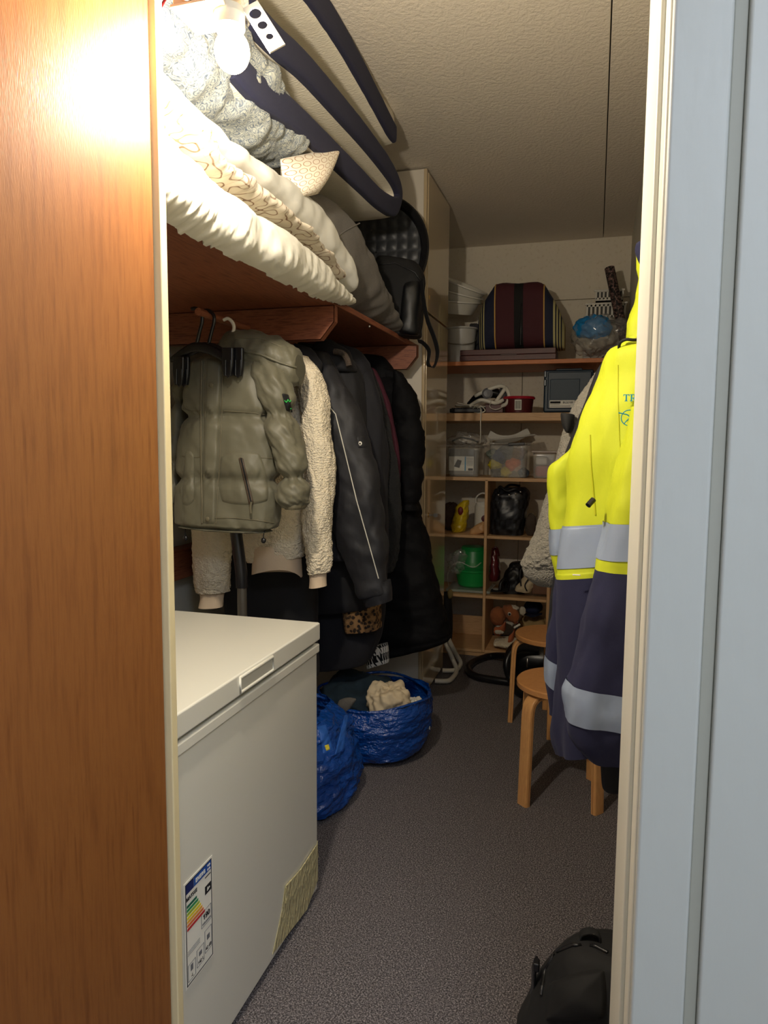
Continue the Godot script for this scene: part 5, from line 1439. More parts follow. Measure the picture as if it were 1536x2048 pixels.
	for i in 2:
		var q: Array = bk[i]
		var zz := -4.80
		var l := pz(q[0], q[3], zz)
		var r := pz(q[1], q[2], zz)
		var lb: String = q[4]
		var t := thing("slotted_basket", lb, "basket", (l + r) / 2, "white slotted baskets")
		var wd := r.x - l.x
		var hh := r.y - l.y
		part(t, "rim", rbox(Vector3((l.x + r.x) / 2, r.y - 0.006, zz), Vector3(wd + 0.02, 0.012, 0.012), 0.003), mats.white_plastic)
		part(t, "lower_wall", rbox(Vector3((l.x + r.x) / 2, l.y + hh * 0.14, zz), Vector3(wd, hh * 0.28, 0.006), 0.002), mats.white_plastic)
		part(t, "upper_wall", rbox(Vector3((l.x + r.x) / 2, r.y - hh * 0.12, zz), Vector3(wd, hh * 0.2, 0.006), 0.002), mats.white_plastic)
		var nb := 9 - i * 2
		for k in nb + 1:
			part(t, "bar", rbox(Vector3(l.x + wd * (0.02 + 0.96 * k / nb), (l.y + r.y) / 2, zz), Vector3(wd * 0.052 * 9.0 / nb, hh * 0.8, 0.006), 0.001), mats.white_plastic)
		part(t, "shell", tub(Vector3(l.x, l.y, zz - 0.004), Vector3(r.x, l.y, zz - 0.004), hh * 0.98, 0.14), mk(rgb(70, 68, 64), 0.6))
	# its support: a closed white box hidden behind the plastic bag
	var wb := thing("white_box", "plain white box carrying the slotted baskets, mostly behind the clear plastic bag", "box", pz(1210, 700, -4.86))
	var wl := pz(1168, 640, -4.82)
	part(wb, "box", rbox(Vector3(wl.x + 0.15, (y + 2.115) / 2, -4.875), Vector3(0.3, 2.115 - y, 0.15), 0.004), mats.white_plastic)
	# patterned roll
	var rl := thing("patterned_roll", "black paper roll printed with pink flowers, leaning in the right corner", "roll", pz(1245, 700, -4.66))
	var flower := mk(Color.WHITE, 0.5, {"tex": noise_tex(0.03, [[0.0, rgb(16, 15, 18)], [0.56, rgb(18, 17, 20)], [0.6, rgb(120, 92, 84)], [0.72, rgb(176, 140, 128)], [0.8, rgb(70, 40, 44)], [1.0, rgb(190, 160, 150)]], {"seed": 97, "oct": 2, "warp": 12.0}), "tri": Vector3(3, 3, 3)})
	part(rl, "paper", tube([pz(1219, 536, -4.72), pz(1254, 706, -4.62)], 0.030, 20), flower)
	part(rl, "hollow", tube([pz(1218.6, 534.5, -4.72), pz(1219.4, 538.5, -4.7195)], 0.022, 16), mats.dark)
	# clear bag with blue contents
	var cb := thing("plastic_bag", "crumpled clear plastic bag with blue things inside, right on the upper shelf", "bag", pz(1195, 712, -4.55))
	var cc := pz(1200, 672, -4.6)
	blob(cb, "contents", cc + Vector3(-0.03, 0.005, -0.04), Vector3(0.11, 0.085, 0.07), mk(rgb(170, 164, 150), 0.6), 0.03, 16.0)
	blob(cb, "blue_packet", pz(1186, 655, -4.58), Vector3(0.11, 0.07, 0.06), mk(rgb(20, 130, 196), 0.4), 0.02, 16.0, "bright blue packet")
	blob(cb, "film", cc + Vector3(0.0, 0.0, 0.0), Vector3(0.165, 0.115, 0.11), mats.film, 0.05, 13.0)

func second_shelf_things() -> void:
	var y := 1.558
	var z := -4.58
	# white headset
	var o := thing("white_headset", "white and black game headset lying on cables on the beech shelf", "headset", pz(975, 800, z))
	var c := pz(972, 798, z)
	part(o, "visor", loft(soft([[pz(938, 806, z), Vector3(0, 0.012, 0), Vector3(0, 0, 0.04)], [pz(955, 794, z), Vector3(0, 0.028, 0), Vector3(0, 0, 0.06)], [pz(985, 786, z), Vector3(0, 0.032, 0), Vector3(0, 0, 0.07)], [pz(1008, 792, z), Vector3(0, 0.03, 0), Vector3(0, 0, 0.05)]], 0.6, 0.01), 32, 30), mats.black_plastic)
	for q in [[940, 812, 962, 800, 990, 806, 1006, 800], [950, 792, 975, 780, 1000, 772, 1012, 776], [1012, 776, 1018, 790, 1014, 806, 1004, 812], [990, 806, 1000, 792, 1008, 780, 1012, 776]]:
		part(o, "white_band", tube([pz(q[0], q[1], z + 0.06), pz(q[2], q[3], z + 0.075), pz(q[4], q[5], z + 0.075), pz(q[6], q[7], z + 0.05)], 0.012, 10, false, 6), mats.white_plastic, "glossy white band")
	part(o, "ear_pad", ball(pz(1006, 790, z + 0.03), Vector3(0.035, 0.05, 0.03), 24, 16), mk(rgb(70, 70, 74), 0.6))
	part(o, "lens_hub", lathe([Vector2(0.0, 0.0), Vector2(0.03, 0.0), Vector2(0.034, 0.008), Vector2(0.022, 0.014), Vector2(0.0, 0.012)], 28), mk(rgb(110, 110, 114), 0.4)).transform = Transform3D(Basis(Vector3.RIGHT, PI / 2), pz(975, 787, z + 0.075) - o.position)
	# cables hanging over the edge
	var w := thing("white_cable", "thin white cable drooping from the beech shelf down to the boxes", "cable", pz(960, 826, -4.46))
	part(w, "cord", tube([pz(915, 806, z + 0.05), pz(938, 810, z + 0.06), pz(958, 815, z + 0.09), pz(962, 822, -4.46), pz(961, 845, -4.46), pz(961, 870, -4.47), pz(960, 886, -4.5)], 0.0032, 8, false, 8), mats.white_plastic)
	part(w, "cord", tube([pz(950, 812, z + 0.09), pz(945, 822, -4.5), pz(956, 826, -4.48), pz(970, 822, -4.48), pz(962, 812, -4.5), pz(954, 818, -4.49)], 0.0028, 8, false, 8), mats.white_plastic)
	part(w, "cord", tube([pz(982, 802, z + 0.1), pz(980, 814, -4.5), pz(990, 819, -4.48), pz(1003, 815, -4.5), pz(1010, 805, -4.55)], 0.0026, 8, false, 8), mats.white_plastic)
	# dark mesh tray under the headset
	var k := thing("keyboard", "dark keyboard with rows of small keys on the left of the beech shelf", "keyboard", pz(925, 824, -4.55))
	var kl := pz(900, 826, -4.5)
	var kx := pz(966, 826, -4.5)
	var kc := Vector3((kl.x + kx.x) / 2, y + 0.014, -4.55)
	part(k, "body", rbox(kc, Vector3(kx.x - kl.x, 0.024, 0.13), 0.004), mats.black_plastic)
	for r in 3:
		for i in 12:
			part(k, "key", rbox(kc + Vector3((i - 5.5) * 0.0165, 0.014, -0.04 + r * 0.036), Vector3(0.013, 0.008, 0.028), 0.002), mk(rgb(40, 40, 44), 0.6) if not mats.has("keycap") else mats.keycap)
	var p := thing("papers", "small stack of papers and letters under the headset's cables", "papers", pz(925, 812, -4.6))
	for i in 3:
		part(p, "sheet", rbox(Vector3(kc.x + 0.03 - 0.01 * i, y + 0.035 + 0.006 * i, -4.64), Vector3(0.22, 0.003, 0.16), 0.001, Basis(Vector3.UP, 0.1 * i) * Basis(Vector3.BACK, 0.06 - 0.05 * i)), mats.linen if i == 1 else mats.label)
	var bx := thing("small_wooden_box", "small dark wooden box between the headset and the red tin", "box", pz(990, 824, -4.56))
	part(bx, "box", rbox(Vector3(pz(990, 820, -4.56).x, y + 0.026, -4.58), Vector3(0.11, 0.05, 0.12), 0.003), mats.box_wood)
	part(bx, "lid", rbox(Vector3(pz(990, 820, -4.56).x, y + 0.054, -4.58), Vector3(0.114, 0.006, 0.124), 0.002), mats.box_wood)
	# red tin
	var t := thing("red_tub", "round tub with red lid and a barcode beside the dark blue tool case", "tub", pz(1036, 824, -4.55))
	var tc := Vector3(pz(1037, 820, -4.56).x, y, -4.56)
	part(t, "tub", MB.new().add(lathe([Vector2(0.0, 0.0), Vector2(0.083, 0.0), Vector2(0.092, 0.085), Vector2(0.0, 0.085)], 40), Transform3D(Basis(), tc)), mk(rgb(84, 26, 30), 0.35))
	part(t, "lid", MB.new().add(lathe([Vector2(0.0, 0.084), Vector2(0.1, 0.084), Vector2(0.102, 0.092), Vector2(0.097, 0.1), Vector2(0.0, 0.1)], 40), Transform3D(Basis(), tc)), mk(rgb(176, 26, 48), 0.3), "bright red lid")
	var lab := part(t, "barcode_label", rbox(tc + Vector3(0.006, 0.046, 0.089), Vector3(0.042, 0.062, 0.006), 0.001, Basis(Vector3.RIGHT, 0.1)), mats.label)
	for i in 7:
		part(lab, "bar", rbox(tc + Vector3(0.006 - 0.016 + i * 0.0052, 0.046, 0.0925), Vector3(0.0022 + 0.001 * (i % 2), 0.05, 0.001), 0.0004, Basis(Vector3.RIGHT, 0.1)), mats.black_matt)
	# tool case
	var cz := -4.52
	var a := pz(1086, 822, cz)
	var b := pz(1185, 822, cz)
	var ht := pz(1090, 740, cz).y - y
	var s := thing("tool_case", "dark blue hard plastic tool case standing upright on the beech shelf", "case", Vector3((a.x + b.x) / 2, y, cz - 0.06))
	var teal := mk(rgb(26, 48, 66), 0.45)
	var cx := (a.x + b.x) / 2
	part(s, "shell", rbox(Vector3(cx, y + ht / 2, cz - 0.08), Vector3(b.x - a.x, ht, 0.15), 0.012), teal)
	part(s, "raised_frame", rbox(Vector3(cx + 0.006, y + ht * 0.52, cz - 0.004), Vector3((b.x - a.x) * 0.88, ht * 0.86, 0.012), 0.006), teal)
	part(s, "inset_panel", rbox(Vector3(cx - 0.02, y + ht * 0.48, cz + 0.003), Vector3((b.x - a.x) * 0.6, ht * 0.6, 0.008), 0.004), mk(rgb(34, 56, 74), 0.5))
	for i in 2:
		part(s, "latch", rbox(Vector3(a.x + 0.008, y + ht * (0.9 - 0.2 * i), cz - 0.002), Vector3(0.016, 0.04, 0.02), 0.004), mk(rgb(46, 62, 76), 0.35))
	part(s, "grip", rbox(Vector3(cx, y + ht + 0.006, cz - 0.08), Vector3(0.16, 0.014, 0.04), 0.005), teal)
	var lc := pz(1124, 808, cz + 0.012)
	var st := part(s, "sticker", rbox(lc, Vector3(0.15, 0.045, 0.002), 0.0006), mats.label)
	part(st, "printed_bar", rbox(lc + Vector3(-0.04, 0.010, 0.0012), Vector3(0.062, 0.013, 0.001), 0.0003), mats.black_matt)
	part(st, "printed_bar", rbox(lc + Vector3(-0.042, -0.002, 0.0012), Vector3(0.058, 0.004, 0.001), 0.0003), mats.grey_plastic)
	part(st, "printed_bar", rbox(lc + Vector3(-0.01, -0.013, 0.0012), Vector3(0.12, 0.005, 0.001), 0.0003), mats.grey_plastic)
	text(st, "lettering", "BL3218F", 0.016, Transform3D(Basis(), lc + Vector3(0.036, 0.009, 0.0015)), mats.black_matt)

func third_shelf_things() -> void:
	var y := 1.154
	# left clear box
	var z := -4.49
	var a := pz(893, 950, z)
	var b := pz(958, 950, z)
	var o := thing("clear_box", "clear plastic box with a printed device label, left on the cube shelf", "storage box", Vector3((a.x + b.x) / 2, y, z - 0.12))
	a.y = y + 0.001
	b.y = a.y
	part(o, "box", tub(a, b, 0.19, 0.26, 0.004, 0.08), mats.clear)
	part(o, "lid", rbox(Vector3((a.x + b.x) / 2, y + 0.195, z - 0.13), Vector3(b.x - a.x + 0.02, 0.01, 0.275), 0.004), mats.clear)
	part(o, "contents", rbox(Vector3((a.x + b.x) / 2 - 0.01, y + 0.09, z - 0.12), Vector3(b.x - a.x - 0.05, 0.16, 0.2), 0.01), mats.grey_plastic)
	part(o, "dark_case", rbox(Vector3((a.x + b.x) / 2 - 0.012, y + 0.155, z - 0.016), Vector3(b.x - a.x - 0.05, 0.045, 0.012), 0.003), mats.black_plastic)
	var lc := Vector3((a.x + b.x) / 2 - 0.012, y + 0.082, z - 0.012)
	var lb := part(o, "printed_card", rbox(lc, Vector3(b.x - a.x - 0.05, 0.092, 0.003), 0.001), mats.label)
	part(lb, "device_print", slab(PackedVector2Array([Vector2(-0.035, -0.02), Vector2(0.005, -0.03), Vector2(0.02, 0.02), Vector2(-0.01, 0.03)]), 0.002, Transform3D(Basis(), lc + Vector3(-0.015, 0, 0.002))), mk(rgb(34, 36, 40), 0.5))
	part(lb, "blue_stripe", rbox(lc + Vector3(0.026, 0, 0.002), Vector3(0.008, 0.09, 0.001), 0.0003), mk(rgb(30, 150, 200), 0.5))
	for i in 6:
		part(lb, "small_print", rbox(lc + Vector3(0.056, 0.034 - i * 0.009, 0.002), Vector3(0.04, 0.003, 0.001), 0.0003), mats.grey_plastic)
	part(lb, "barcode", rbox(lc + Vector3(0.06, -0.036, 0.002), Vector3(0.03, 0.014, 0.001), 0.0003), mats.black_matt)
	var fl := thing("plastic_wrap", "crumpled clear wrap with a black cord lying on the left clear box", "plastic wrap", Vector3((a.x + b.x) / 2, y + 0.2, z - 0.12))
	blob(fl, "film", Vector3((a.x + b.x) / 2, y + 0.235, z - 0.12), Vector3(0.12, 0.035, 0.1), mats.film, 0.035, 16.0)
	part(fl, "cord", tube([pz(905, 882, -4.56), pz(920, 876, -4.55), pz(940, 878, -4.55), pz(956, 884, -4.56)], 0.006, 8, false, 6), mats.black_plastic)
	# middle clear box
	var c := pz(977, 952, z + 0.01)
	var d := pz(1054, 952, z + 0.01)
	c.y = y + 0.001
	d.y = c.y
	var m := thing("clear_box", "clear plastic box full of colourful toys, in the middle on the cube shelf", "storage box", Vector3((c.x + d.x) / 2, y, z - 0.12))
	part(m, "box", tub(c, d, 0.21, 0.27, 0.004, 0.06), mats.clear)
	part(m, "rim", tube([Vector3(c.x, y + 0.212, z + 0.01), Vector3(d.x, y + 0.212, z + 0.01), Vector3(d.x, y + 0.212, z - 0.26), Vector3(c.x, y + 0.212, z - 0.26)], 0.005, 8, true), mats.clear)
	part(m, "lid", rbox(Vector3((c.x + d.x) / 2 + 0.02, y + 0.25, z - 0.12), Vector3(d.x - c.x + 0.05, 0.01, 0.28), 0.004, Basis(Vector3.BACK, 0.12)), mats.clear)
	part(m, "black_sheet", rbox(pz(1034, 888, z - 0.02), Vector3(0.10, 0.016, 0.08), 0.003, Basis(Vector3.BACK, 0.05)), mats.black_plastic)
	var toys := [[990, 928, 0.035, rgb(206, 190, 40)], [1010, 944, 0.03, rgb(214, 196, 60)], [1026, 928, 0.04, rgb(226, 104, 60)], [1034, 935, 0.025, rgb(210, 170, 150)], [1000, 912, 0.045, rgb(44, 66, 110)], [1014, 905, 0.045, rgb(60, 70, 90)], [1036, 906, 0.04, rgb(110, 70, 60)], [994, 945, 0.03, rgb(30, 30, 36)], [1046, 945, 0.03, rgb(80, 90, 100)], [985, 908, 0.03, rgb(120, 130, 120)]]
	for q in toys:
		blob(m, "toy", pz(q[0], q[1], z - 0.05), Vector3(q[2] * 1.15, q[2], q[2]), mk(q[3], 0.5), 0.015, 26.0)
	# small box with pink contents
	var e := pz(1064, 950, z)
	var f := pz(1112, 950, z)
	e.y = y + 0.001
	f.y = e.y
	var s := thing("clear_box", "small clear lidded box with pink contents, right on the cube shelf", "storage box", Vector3((e.x + f.x) / 2, y, z - 0.1))
	part(s, "box", tub(e, f, 0.155, 0.2, 0.003, 0.08), mats.clear)
	part(s, "lid", rbox(Vector3((e.x + f.x) / 2, y + 0.162, z - 0.1), Vector3(f.x - e.x + 0.016, 0.014, 0.216), 0.004), mk(rgb(190, 170, 160), 0.2, {"alpha": 0.5}))
	part(s, "pink_contents", rbox(Vector3((e.x + f.x) / 2, y + 0.04, z - 0.1), Vector3(f.x - e.x - 0.03, 0.07, 0.16), 0.02), mk(rgb(190, 110, 96), 0.7))
	part(s, "white_contents", rbox(Vector3((e.x + f.x) / 2 - 0.02, y + 0.105, z - 0.1), Vector3((f.x - e.x) * 0.5, 0.05, 0.14), 0.015), mats.label)
	var pp := thing("white_tray", "curved white plastic tray standing behind the middle clear box", "tray", pz(1020, 900, -4.78))
	part(pp, "tray", strap([pz(978, 868, -4.78), pz(1000, 878, -4.79), pz(1030, 876, -4.79), pz(1058, 862, -4.78)], 0.05, 0.004, Vector3(0, 1, 0.1)), mats.white_plastic)

func cube_things() -> void:
	# upper left cube: yellow bag, white jug, snack packet
	var y := 0.787
	var o := thing("yellow_bag", "yellow printed plastic bag slumped in the upper left cube", "bag", pz(918, 1060, -4.6))
	part(o, "body", loft(soft(rows([[904, 1062, 928, 1062, 0.05], [904, 1050, 933, 1050, 0.06], [908, 1030, 936, 1028, 0.055], [914, 1012, 937, 1010, 0.04], [926, 1002, 937, 1001, 0.02]], -4.58), 0.7, 0.004), 40, 40, {"e": 0.8, "d": wr(0.012, 22, 22)}), mk(rgb(206, 178, 34), 0.35))
	part(o, "print", ball(pz(921, 1022, -4.53), Vector3(0.018, 0.028, 0.012), 20, 12), mk(rgb(110, 26, 34), 0.5))
	var du := thing("brown_pouch", "dark brown pouch in the shade left of the yellow bag", "pouch", pz(902, 1040, -4.7))
	blob(du, "pouch", pz(900, 1034, -4.68), Vector3(0.06, 0.1, 0.05), mk(rgb(70, 50, 40), 0.8), 0.02, 12.0)
	var j := thing("white_jug", "white plastic jug with two loop handles in the upper left cube", "jug", pz(964, 1050, -4.62))
	var jc := Vector3(pz(966, 1040, -4.66).x, y, -4.66)
	part(j, "jug", MB.new().add(lathe([Vector2(0.0, 0.0), Vector2(0.052, 0.0), Vector2(0.056, 0.02), Vector2(0.056, 0.165), Vector2(0.05, 0.18), Vector2(0.05, 0.195), Vector2(0.046, 0.195), Vector2(0.046, 0.01), Vector2(0.0, 0.01)], 40), Transform3D(Basis(), jc)), mats.white_plastic)
	for h in [0.0, 0.03]:
		part(j, "loop_handle", tube([jc + Vector3(-0.045, 0.19, h), jc + Vector3(-0.04, 0.23, h), jc + Vector3(0.0, 0.255, h), jc + Vector3(0.04, 0.23, h), jc + Vector3(0.045, 0.19, h)], 0.005, 8, false, 6), mats.white_plastic)
	part(j, "print", ball(jc + Vector3(0.01, 0.09, 0.048), Vector3(0.022, 0.03, 0.01), 20, 12), mk(rgb(90, 28, 40), 0.5))
	var sn := thing("snack_packet", "small orange and cream packet lying before the white jug", "packet", pz(955, 1066, -4.52))
	part(sn, "packet", loft(soft(rows([[938, 1068, 952, 1070, 0.02], [942, 1058, 972, 1064, 0.03], [952, 1050, 972, 1052, 0.025], [962, 1044, 970, 1044, 0.01]], -4.53), 0.6, 0.004), 32, 24, {"d": wr(0.008, 30, 30)}), mk(rgb(206, 160, 110), 0.4))
	# upper middle cube: black chequered bag and woven pouch
	var b := thing("chequered_bag", "shiny black chequered shopper bag filling the upper middle cube", "bag", pz(1022, 1070, -4.6))
	var chk := Image.create(64, 64, false, Image.FORMAT_RGBA8)
	for yy in 64:
		for xx in 64:
			chk.set_pixel(xx, yy, rgb(36, 38, 44) if (int(xx / 32.0) + int(yy / 32.0)) % 2 else rgb(12, 13, 17))
	var cm := mk(Color.WHITE, 0.36, {"tex": ImageTexture.create_from_image(chk), "uv": Vector3(14, 5, 1)})
	var bm := loft(soft(rows([[984, 1072, 1046, 1073, 0.09], [981, 1050, 1050, 1050, 0.1], [982, 1015, 1056, 1015, 0.1], [986, 990, 1058, 988, 0.09], [992, 978, 1050, 976, 0.06]], -4.6), 0.8, 0.006), 56, 50, {"e": 0.65, "d": wr(0.016, 12, 9)})
	part(b, "body", bm, cm)
	part(b, "handle", tube([pz(996, 984, -4.53), pz(1000, 973, -4.52), pz(1014, 982, -4.5), pz(1030, 978, -4.5), pz(1040, 984, -4.52)], 0.008, 8, false, 8), mats.leather)
	part(b, "handle", tube([pz(1006, 980, -4.62), pz(1020, 970, -4.64), pz(1040, 972, -4.62)], 0.008, 8, false, 8), mats.leather)
	for q in [[997, 990], [1018, 990], [1031, 988], [1041, 984]]:
		part(b, "stud", ball(pz(q[0], q[1], -4.505), Vector3(0.007, 0.007, 0.005), 10, 8), mats.steel)
	var wv := thing("woven_pouch", "brown woven pouch beside the chequered bag", "pouch", pz(1060, 1070, -4.55))
	blob(wv, "pouch", pz(1062, 1050, -4.56), Vector3(0.035, 0.075, 0.05), mats.fur, 0.008, 20.0)
	# middle left cube: green containers under clear film
	var y2 := 0.401
	var g := thing("green_container", "green lidded food container, lower of two under clear film in the middle left cube", "container", pz(942, 1175, -4.62), "green containers")
	var gc := Vector3(pz(946, 1160, -4.64).x, y2 + 0.022, -4.64)
	var green := mk(rgb(28, 150, 70), 0.35)
	var gprof := [Vector2(0.0, 0.0), Vector2(0.085, 0.0), Vector2(0.10, 0.012), Vector2(0.115, 0.10), Vector2(0.122, 0.105), Vector2(0.122, 0.118), Vector2(0.0, 0.118)]
	part(g, "bowl", MB.new().add(lathe(gprof, 44), Transform3D(Basis(), gc)), green)
	var g2 := thing("green_container", "green food container, upper of two under clear film in the middle left cube", "container", gc + Vector3(0, 0.119, 0), "green containers")
	part(g2, "bowl", MB.new().add(lathe([Vector2(0.0, 0.0), Vector2(0.115, 0.0), Vector2(0.118, 0.02), Vector2(0.105, 0.05), Vector2(0.09, 0.12), Vector2(0.075, 0.145), Vector2(0.0, 0.15)], 44), Transform3D(Basis(), gc + Vector3(0, 0.119, 0))), mk(rgb(22, 128, 60), 0.35))
	var cf := thing("clear_film_tray", "clear tray and crumpled film round the green containers", "tray", Vector3(gc.x, y2, gc.z))
	part(cf, "tray", rbox(Vector3(gc.x - 0.01, y2 + 0.011, gc.z + 0.01), Vector3(0.29, 0.018, 0.28), 0.006), mk(rgb(190, 200, 190), 0.15, {"alpha": 0.5}))
	blob(cf, "film", Vector3(gc.x - 0.09, y2 + 0.19, gc.z + 0.09), Vector3(0.06, 0.07, 0.05), mats.film, 0.05, 18.0)
	part(cf, "film_edge", tube([Vector3(gc.x - 0.13, y2 + 0.02, gc.z + 0.15), Vector3(gc.x - 0.14, y2 + 0.12, gc.z + 0.15), Vector3(gc.x - 0.08, y2 + 0.2, gc.z + 0.15), Vector3(gc.x + 0.02, y2 + 0.17, gc.z + 0.14), Vector3(gc.x + 0.07, y2 + 0.2, gc.z + 0.12)], 0.004, 8, false, 6), mats.film)
	# middle cube: handbags and sandals
	var hb := thing("burgundy_handbag", "glossy burgundy handbag standing in the middle cube", "handbag", pz(992, 1160, -4.6))
	part(hb, "body", loft(soft(rows([[980, 1158, 1000, 1158, 0.07], [980, 1140, 1000, 1142, 0.07], [982, 1120, 998, 1122, 0.055], [983, 1106, 996, 1108, 0.04], [984, 1097, 994, 1097, 0.025]], -4.58), 0.7, 0.004), 36, 36, {"e": 0.8, "d": wr(0.008, 14, 14)}), mk(rgb(86, 24, 30), 0.2))
	part(hb, "handle", tube([pz(984, 1112, -4.54), pz(986, 1098, -4.53), pz(994, 1096, -4.53), pz(998, 1112, -4.55)], 0.006, 8, false, 6), mk(rgb(66, 18, 24), 0.25))
	var bb := thing("black_handbag", "black soft leather handbag lying in the middle cube behind the dark sandal", "handbag", pz(1025, 1180, -4.6))
	part(bb, "body", loft(soft(rows([[1004, 1182, 1050, 1184, 0.09], [1006, 1160, 1048, 1160, 0.09], [1014, 1138, 1046, 1136, 0.07], [1022, 1126, 1044, 1124, 0.04]], -4.64), 0.7, 0.005), 40, 36, {"e": 0.8, "d": wr(0.016, 12, 12)}), mats.leather)
	var sh := thing("dark_sandal", "dark sandal with grey insole at the front of the middle cube", "sandal", pz(997, 1184, -4.5))
	part(sh, "sole", loft(soft([[pz(984, 1181, -4.5), Vector3(0, 0.008, 0), Vector3(0, 0, 0.035)], [pz(998, 1181, -4.5), Vector3(0, 0.009, 0), Vector3(0, 0, 0.042)], [pz(1016, 1180, -4.52), Vector3(0, 0.009, 0), Vector3(0, 0, 0.03)]], 0.6, 0.008), 28, 20), mats.black_matt)
	part(sh, "strap", tube([pz(1000, 1180, -4.46), pz(1002, 1166, -4.47), pz(1010, 1158, -4.5), pz(1016, 1166, -4.54), pz(1016, 1178, -4.55)], 0.011, 8, false, 6), mats.leather)
	part(sh, "insole", ball(pz(993, 1178, -4.49), Vector3(0.025, 0.006, 0.028), 20, 10), mats.grey_plastic)
	var ws := thing("white_pouch", "off-white pouch with dark straps in front of the sherpa jacket's hem", "pouch", pz(1052, 1184, -4.5))
	part(ws, "body", loft(soft(rows([[1030, 1180, 1062, 1184, 0.04], [1036, 1168, 1068, 1172, 0.045], [1046, 1156, 1068, 1156, 0.035], [1054, 1144, 1062, 1142, 0.015]], -4.5), 0.6, 0.004), 36, 30, {"d": wr(0.01, 18, 18)}), mats.linen)
	part(ws, "strap", tube([pz(1042, 1172, -4.45), pz(1040, 1150, -4.46), pz(1044, 1136, -4.47), pz(1056, 1142, -4.47), pz(1060, 1152, -4.46), pz(1050, 1170, -4.45), pz(1054, 1182, -4.45)], 0.0045, 8, false, 6), mats.leather)
	var bbx := thing("brown_box", "brown woven box at the right of the middle cube", "box", pz(1082, 1185, -4.52))
	part(bbx, "box", rbox(pz(1082, 1174, -4.55), Vector3(0.1, 0.075, 0.12), 0.008), mk(rgb(120, 88, 70), 0.85, {"bump": mats.fine, "depth": 0.2, "tri": Vector3(4, 4, 4)}))
	# lower middle cube: plush animal on a blanket, navy cap
	var bl := thing("cream_blanket", "cream fleecy blanket folded on the floor of the lower middle cube", "blanket", pz(1025, 1290, -4.5))
	part(bl, "cloth", loft(soft([[pz(992, 1284, -4.56), Vector3(0, 0.02, 0), Vector3(0, 0, 0.08)], [pz(1010, 1284, -4.55), Vector3(0, 0.028, 0), Vector3(0, 0, 0.1)], [pz(1040, 1286, -4.55), Vector3(0, 0.026, 0), Vector3(0, 0, 0.1)], [pz(1068, 1288, -4.55), Vector3(0, 0.018, 0), Vector3(0, 0, 0.09)]], 0.6, 0.01), 40, 40, {"d": wr(0.014, 16, 16)}), mats.sherpa)
	plush()
	var cp := thing("navy_hat", "navy blue hat lying at the back of the lower middle cube", "hat", pz(1066, 1228, -4.66))
	part(cp, "crown", ball(pz(1066, 1214, -4.68), Vector3(0.06, 0.05, 0.07), 28, 16, func(p: Vector3) -> float: return 0.01 * nz.get_noise_3d(p.x * 12.0, p.y * 12.0, p.z * 12.0)), mk(rgb(26, 36, 70), 0.8))
	part(cp, "brim", loft(soft([[pz(1050, 1228, -4.62), Vector3(0, 0.004, 0), Vector3(0, 0, 0.03)], [pz(1066, 1231, -4.6), Vector3(0, 0.004, 0), Vector3(0, 0, 0.045)], [pz(1082, 1228, -4.62), Vector3(0, 0.004, 0), Vector3(0, 0, 0.03)]], 0.6, 0.006), 24, 16), mk(rgb(22, 30, 60), 0.8))
	var sb := thing("beige_cushion", "beige soft cushion behind the plush animal in the lower middle cube", "cushion", pz(1065, 1270, -4.7))
	blob(sb, "cushion", pz(1068, 1252, -4.72), Vector3(0.10, 0.07, 0.07), mk(rgb(176, 148, 100), 0.9), 0.02, 9.0)

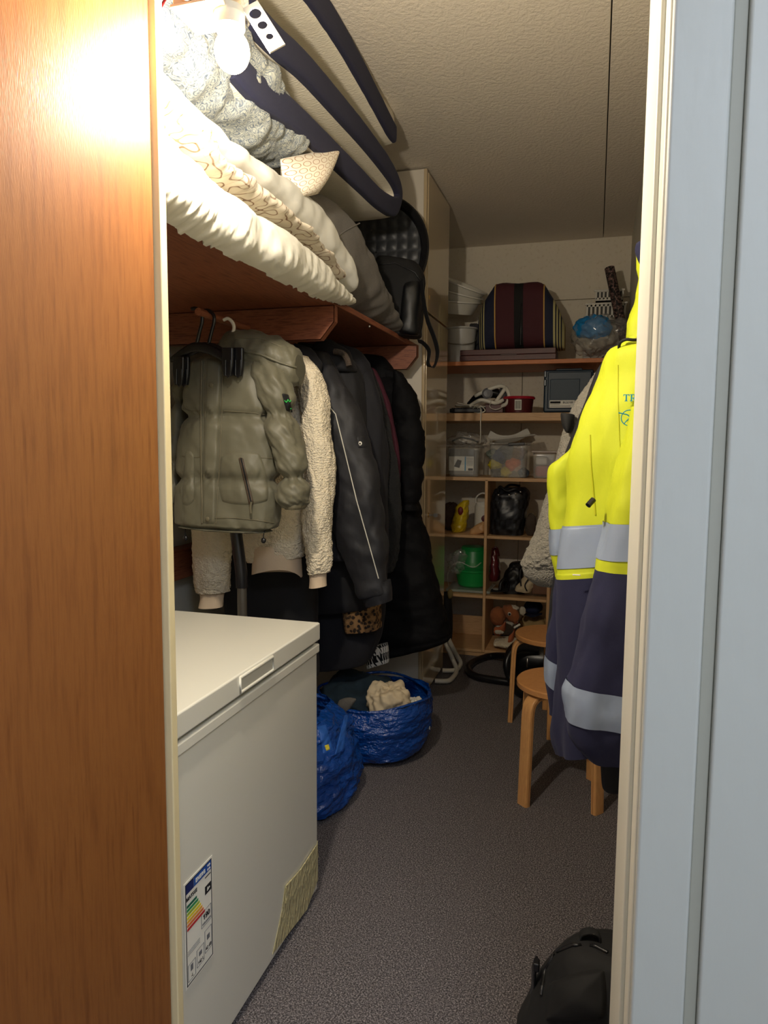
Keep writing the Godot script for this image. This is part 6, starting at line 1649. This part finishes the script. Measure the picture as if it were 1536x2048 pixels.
func plush() -> void:
	var o := thing("plush_animal", "orange plush fawn with white ear, slumped in the lower middle cube", "soft toy", pz(1015, 1285, -4.56))
	var or1 := mk(rgb(164, 98, 58), 0.95, {"bump": mats.fine, "depth": 0.3, "tri": Vector3(5, 5, 5), "rim": 0.4})
	var or2 := mk(rgb(190, 104, 64), 0.95, {"bump": mats.fine, "depth": 0.3, "tri": Vector3(5, 5, 5), "rim": 0.4})
	var cr := mk(rgb(214, 204, 184), 0.95, {"bump": mats.fine, "depth": 0.3, "tri": Vector3(5, 5, 5), "rim": 0.4})
	var z := -4.56
	var fur := func(p: Vector3) -> float: return 0.006 * nz.get_noise_3d(p.x * 50.0, p.y * 50.0, p.z * 50.0)
	part(o, "body", ball(pz(996, 1232, z), Vector3(0.052, 0.062, 0.055), 36, 24, fur), or1)
	var hd := pz(1022, 1228, z + 0.05)
	part(o, "head", loft(soft([[pz(1008, 1218, z + 0.03), Vector3(0, 0.022, 0), Vector3(0, 0, 0.03)], [pz(1018, 1224, z + 0.05), Vector3(0.008, 0.046, 0), Vector3(0, 0, 0.046)], [pz(1028, 1231, z + 0.06), Vector3(0.014, 0.042, 0), Vector3(0, 0, 0.042)], [pz(1034, 1240, z + 0.07), Vector3(0.014, 0.026, 0), Vector3(0, 0, 0.028)]], 0.5, 0.008), 36, 30, {"d": func(_u: float, _v: float, p: Vector3) -> float: return fur.call(p)}), or1)
	part(o, "crown_fur", ball(pz(1026, 1216, z + 0.045), Vector3(0.04, 0.018, 0.034), 28, 14, fur), cr, "cream fur on the brow")
	part(o, "ear", ball(pz(1045, 1222, z + 0.04), Vector3(0.02, 0.028, 0.012), 24, 14, fur), cr, "white ear")
	var ey := pz(1019, 1228, z + 0.102)
	var e := part(o, "eye", ball(ey, Vector3(0.011, 0.012, 0.006), 20, 12), mats.white_plastic, "white-ringed eye")
	part(e, "pupil", ball(ey + Vector3(0.001, 0, 0.004), Vector3(0.0075, 0.0085, 0.004), 18, 10), mats.black_plastic)
	part(o, "nose", ball(pz(1034, 1246, z + 0.095), Vector3(0.006, 0.005, 0.004), 14, 8), mk(rgb(120, 40, 40), 0.5))
	part(o, "collar_tag", rbox(pz(1034, 1252, z + 0.10), Vector3(0.046, 0.012, 0.003), 0.001, Basis(Vector3.BACK, 0.6)), mats.label)
	# limbs: tapered, bent forward
	for q in [[1010, 1252, 1000, 1262, 990, 1262], [1030, 1258, 1026, 1272, 1018, 1280]]:
		part(o, "leg", loft(soft([[pz(q[0], q[1], z), Vector3(0, 0.03, 0), Vector3(0, 0, 0.03)], [pz(q[2], q[3], z + 0.04), Vector3(0, 0.03, 0), Vector3(0, 0, 0.032)], [pz(q[4], q[5], z + 0.06), Vector3(0, 0.024, 0), Vector3(0, 0, 0.026)]], 0.5, 0.008), 28, 20, {"d": func(_u: float, _v: float, p: Vector3) -> float: return fur.call(p)}), or2)
	part(o, "paw_sole", ball(pz(998, 1264, z + 0.098), Vector3(0.03, 0.014, 0.008), 20, 10, fur), cr, "pale paw sole")
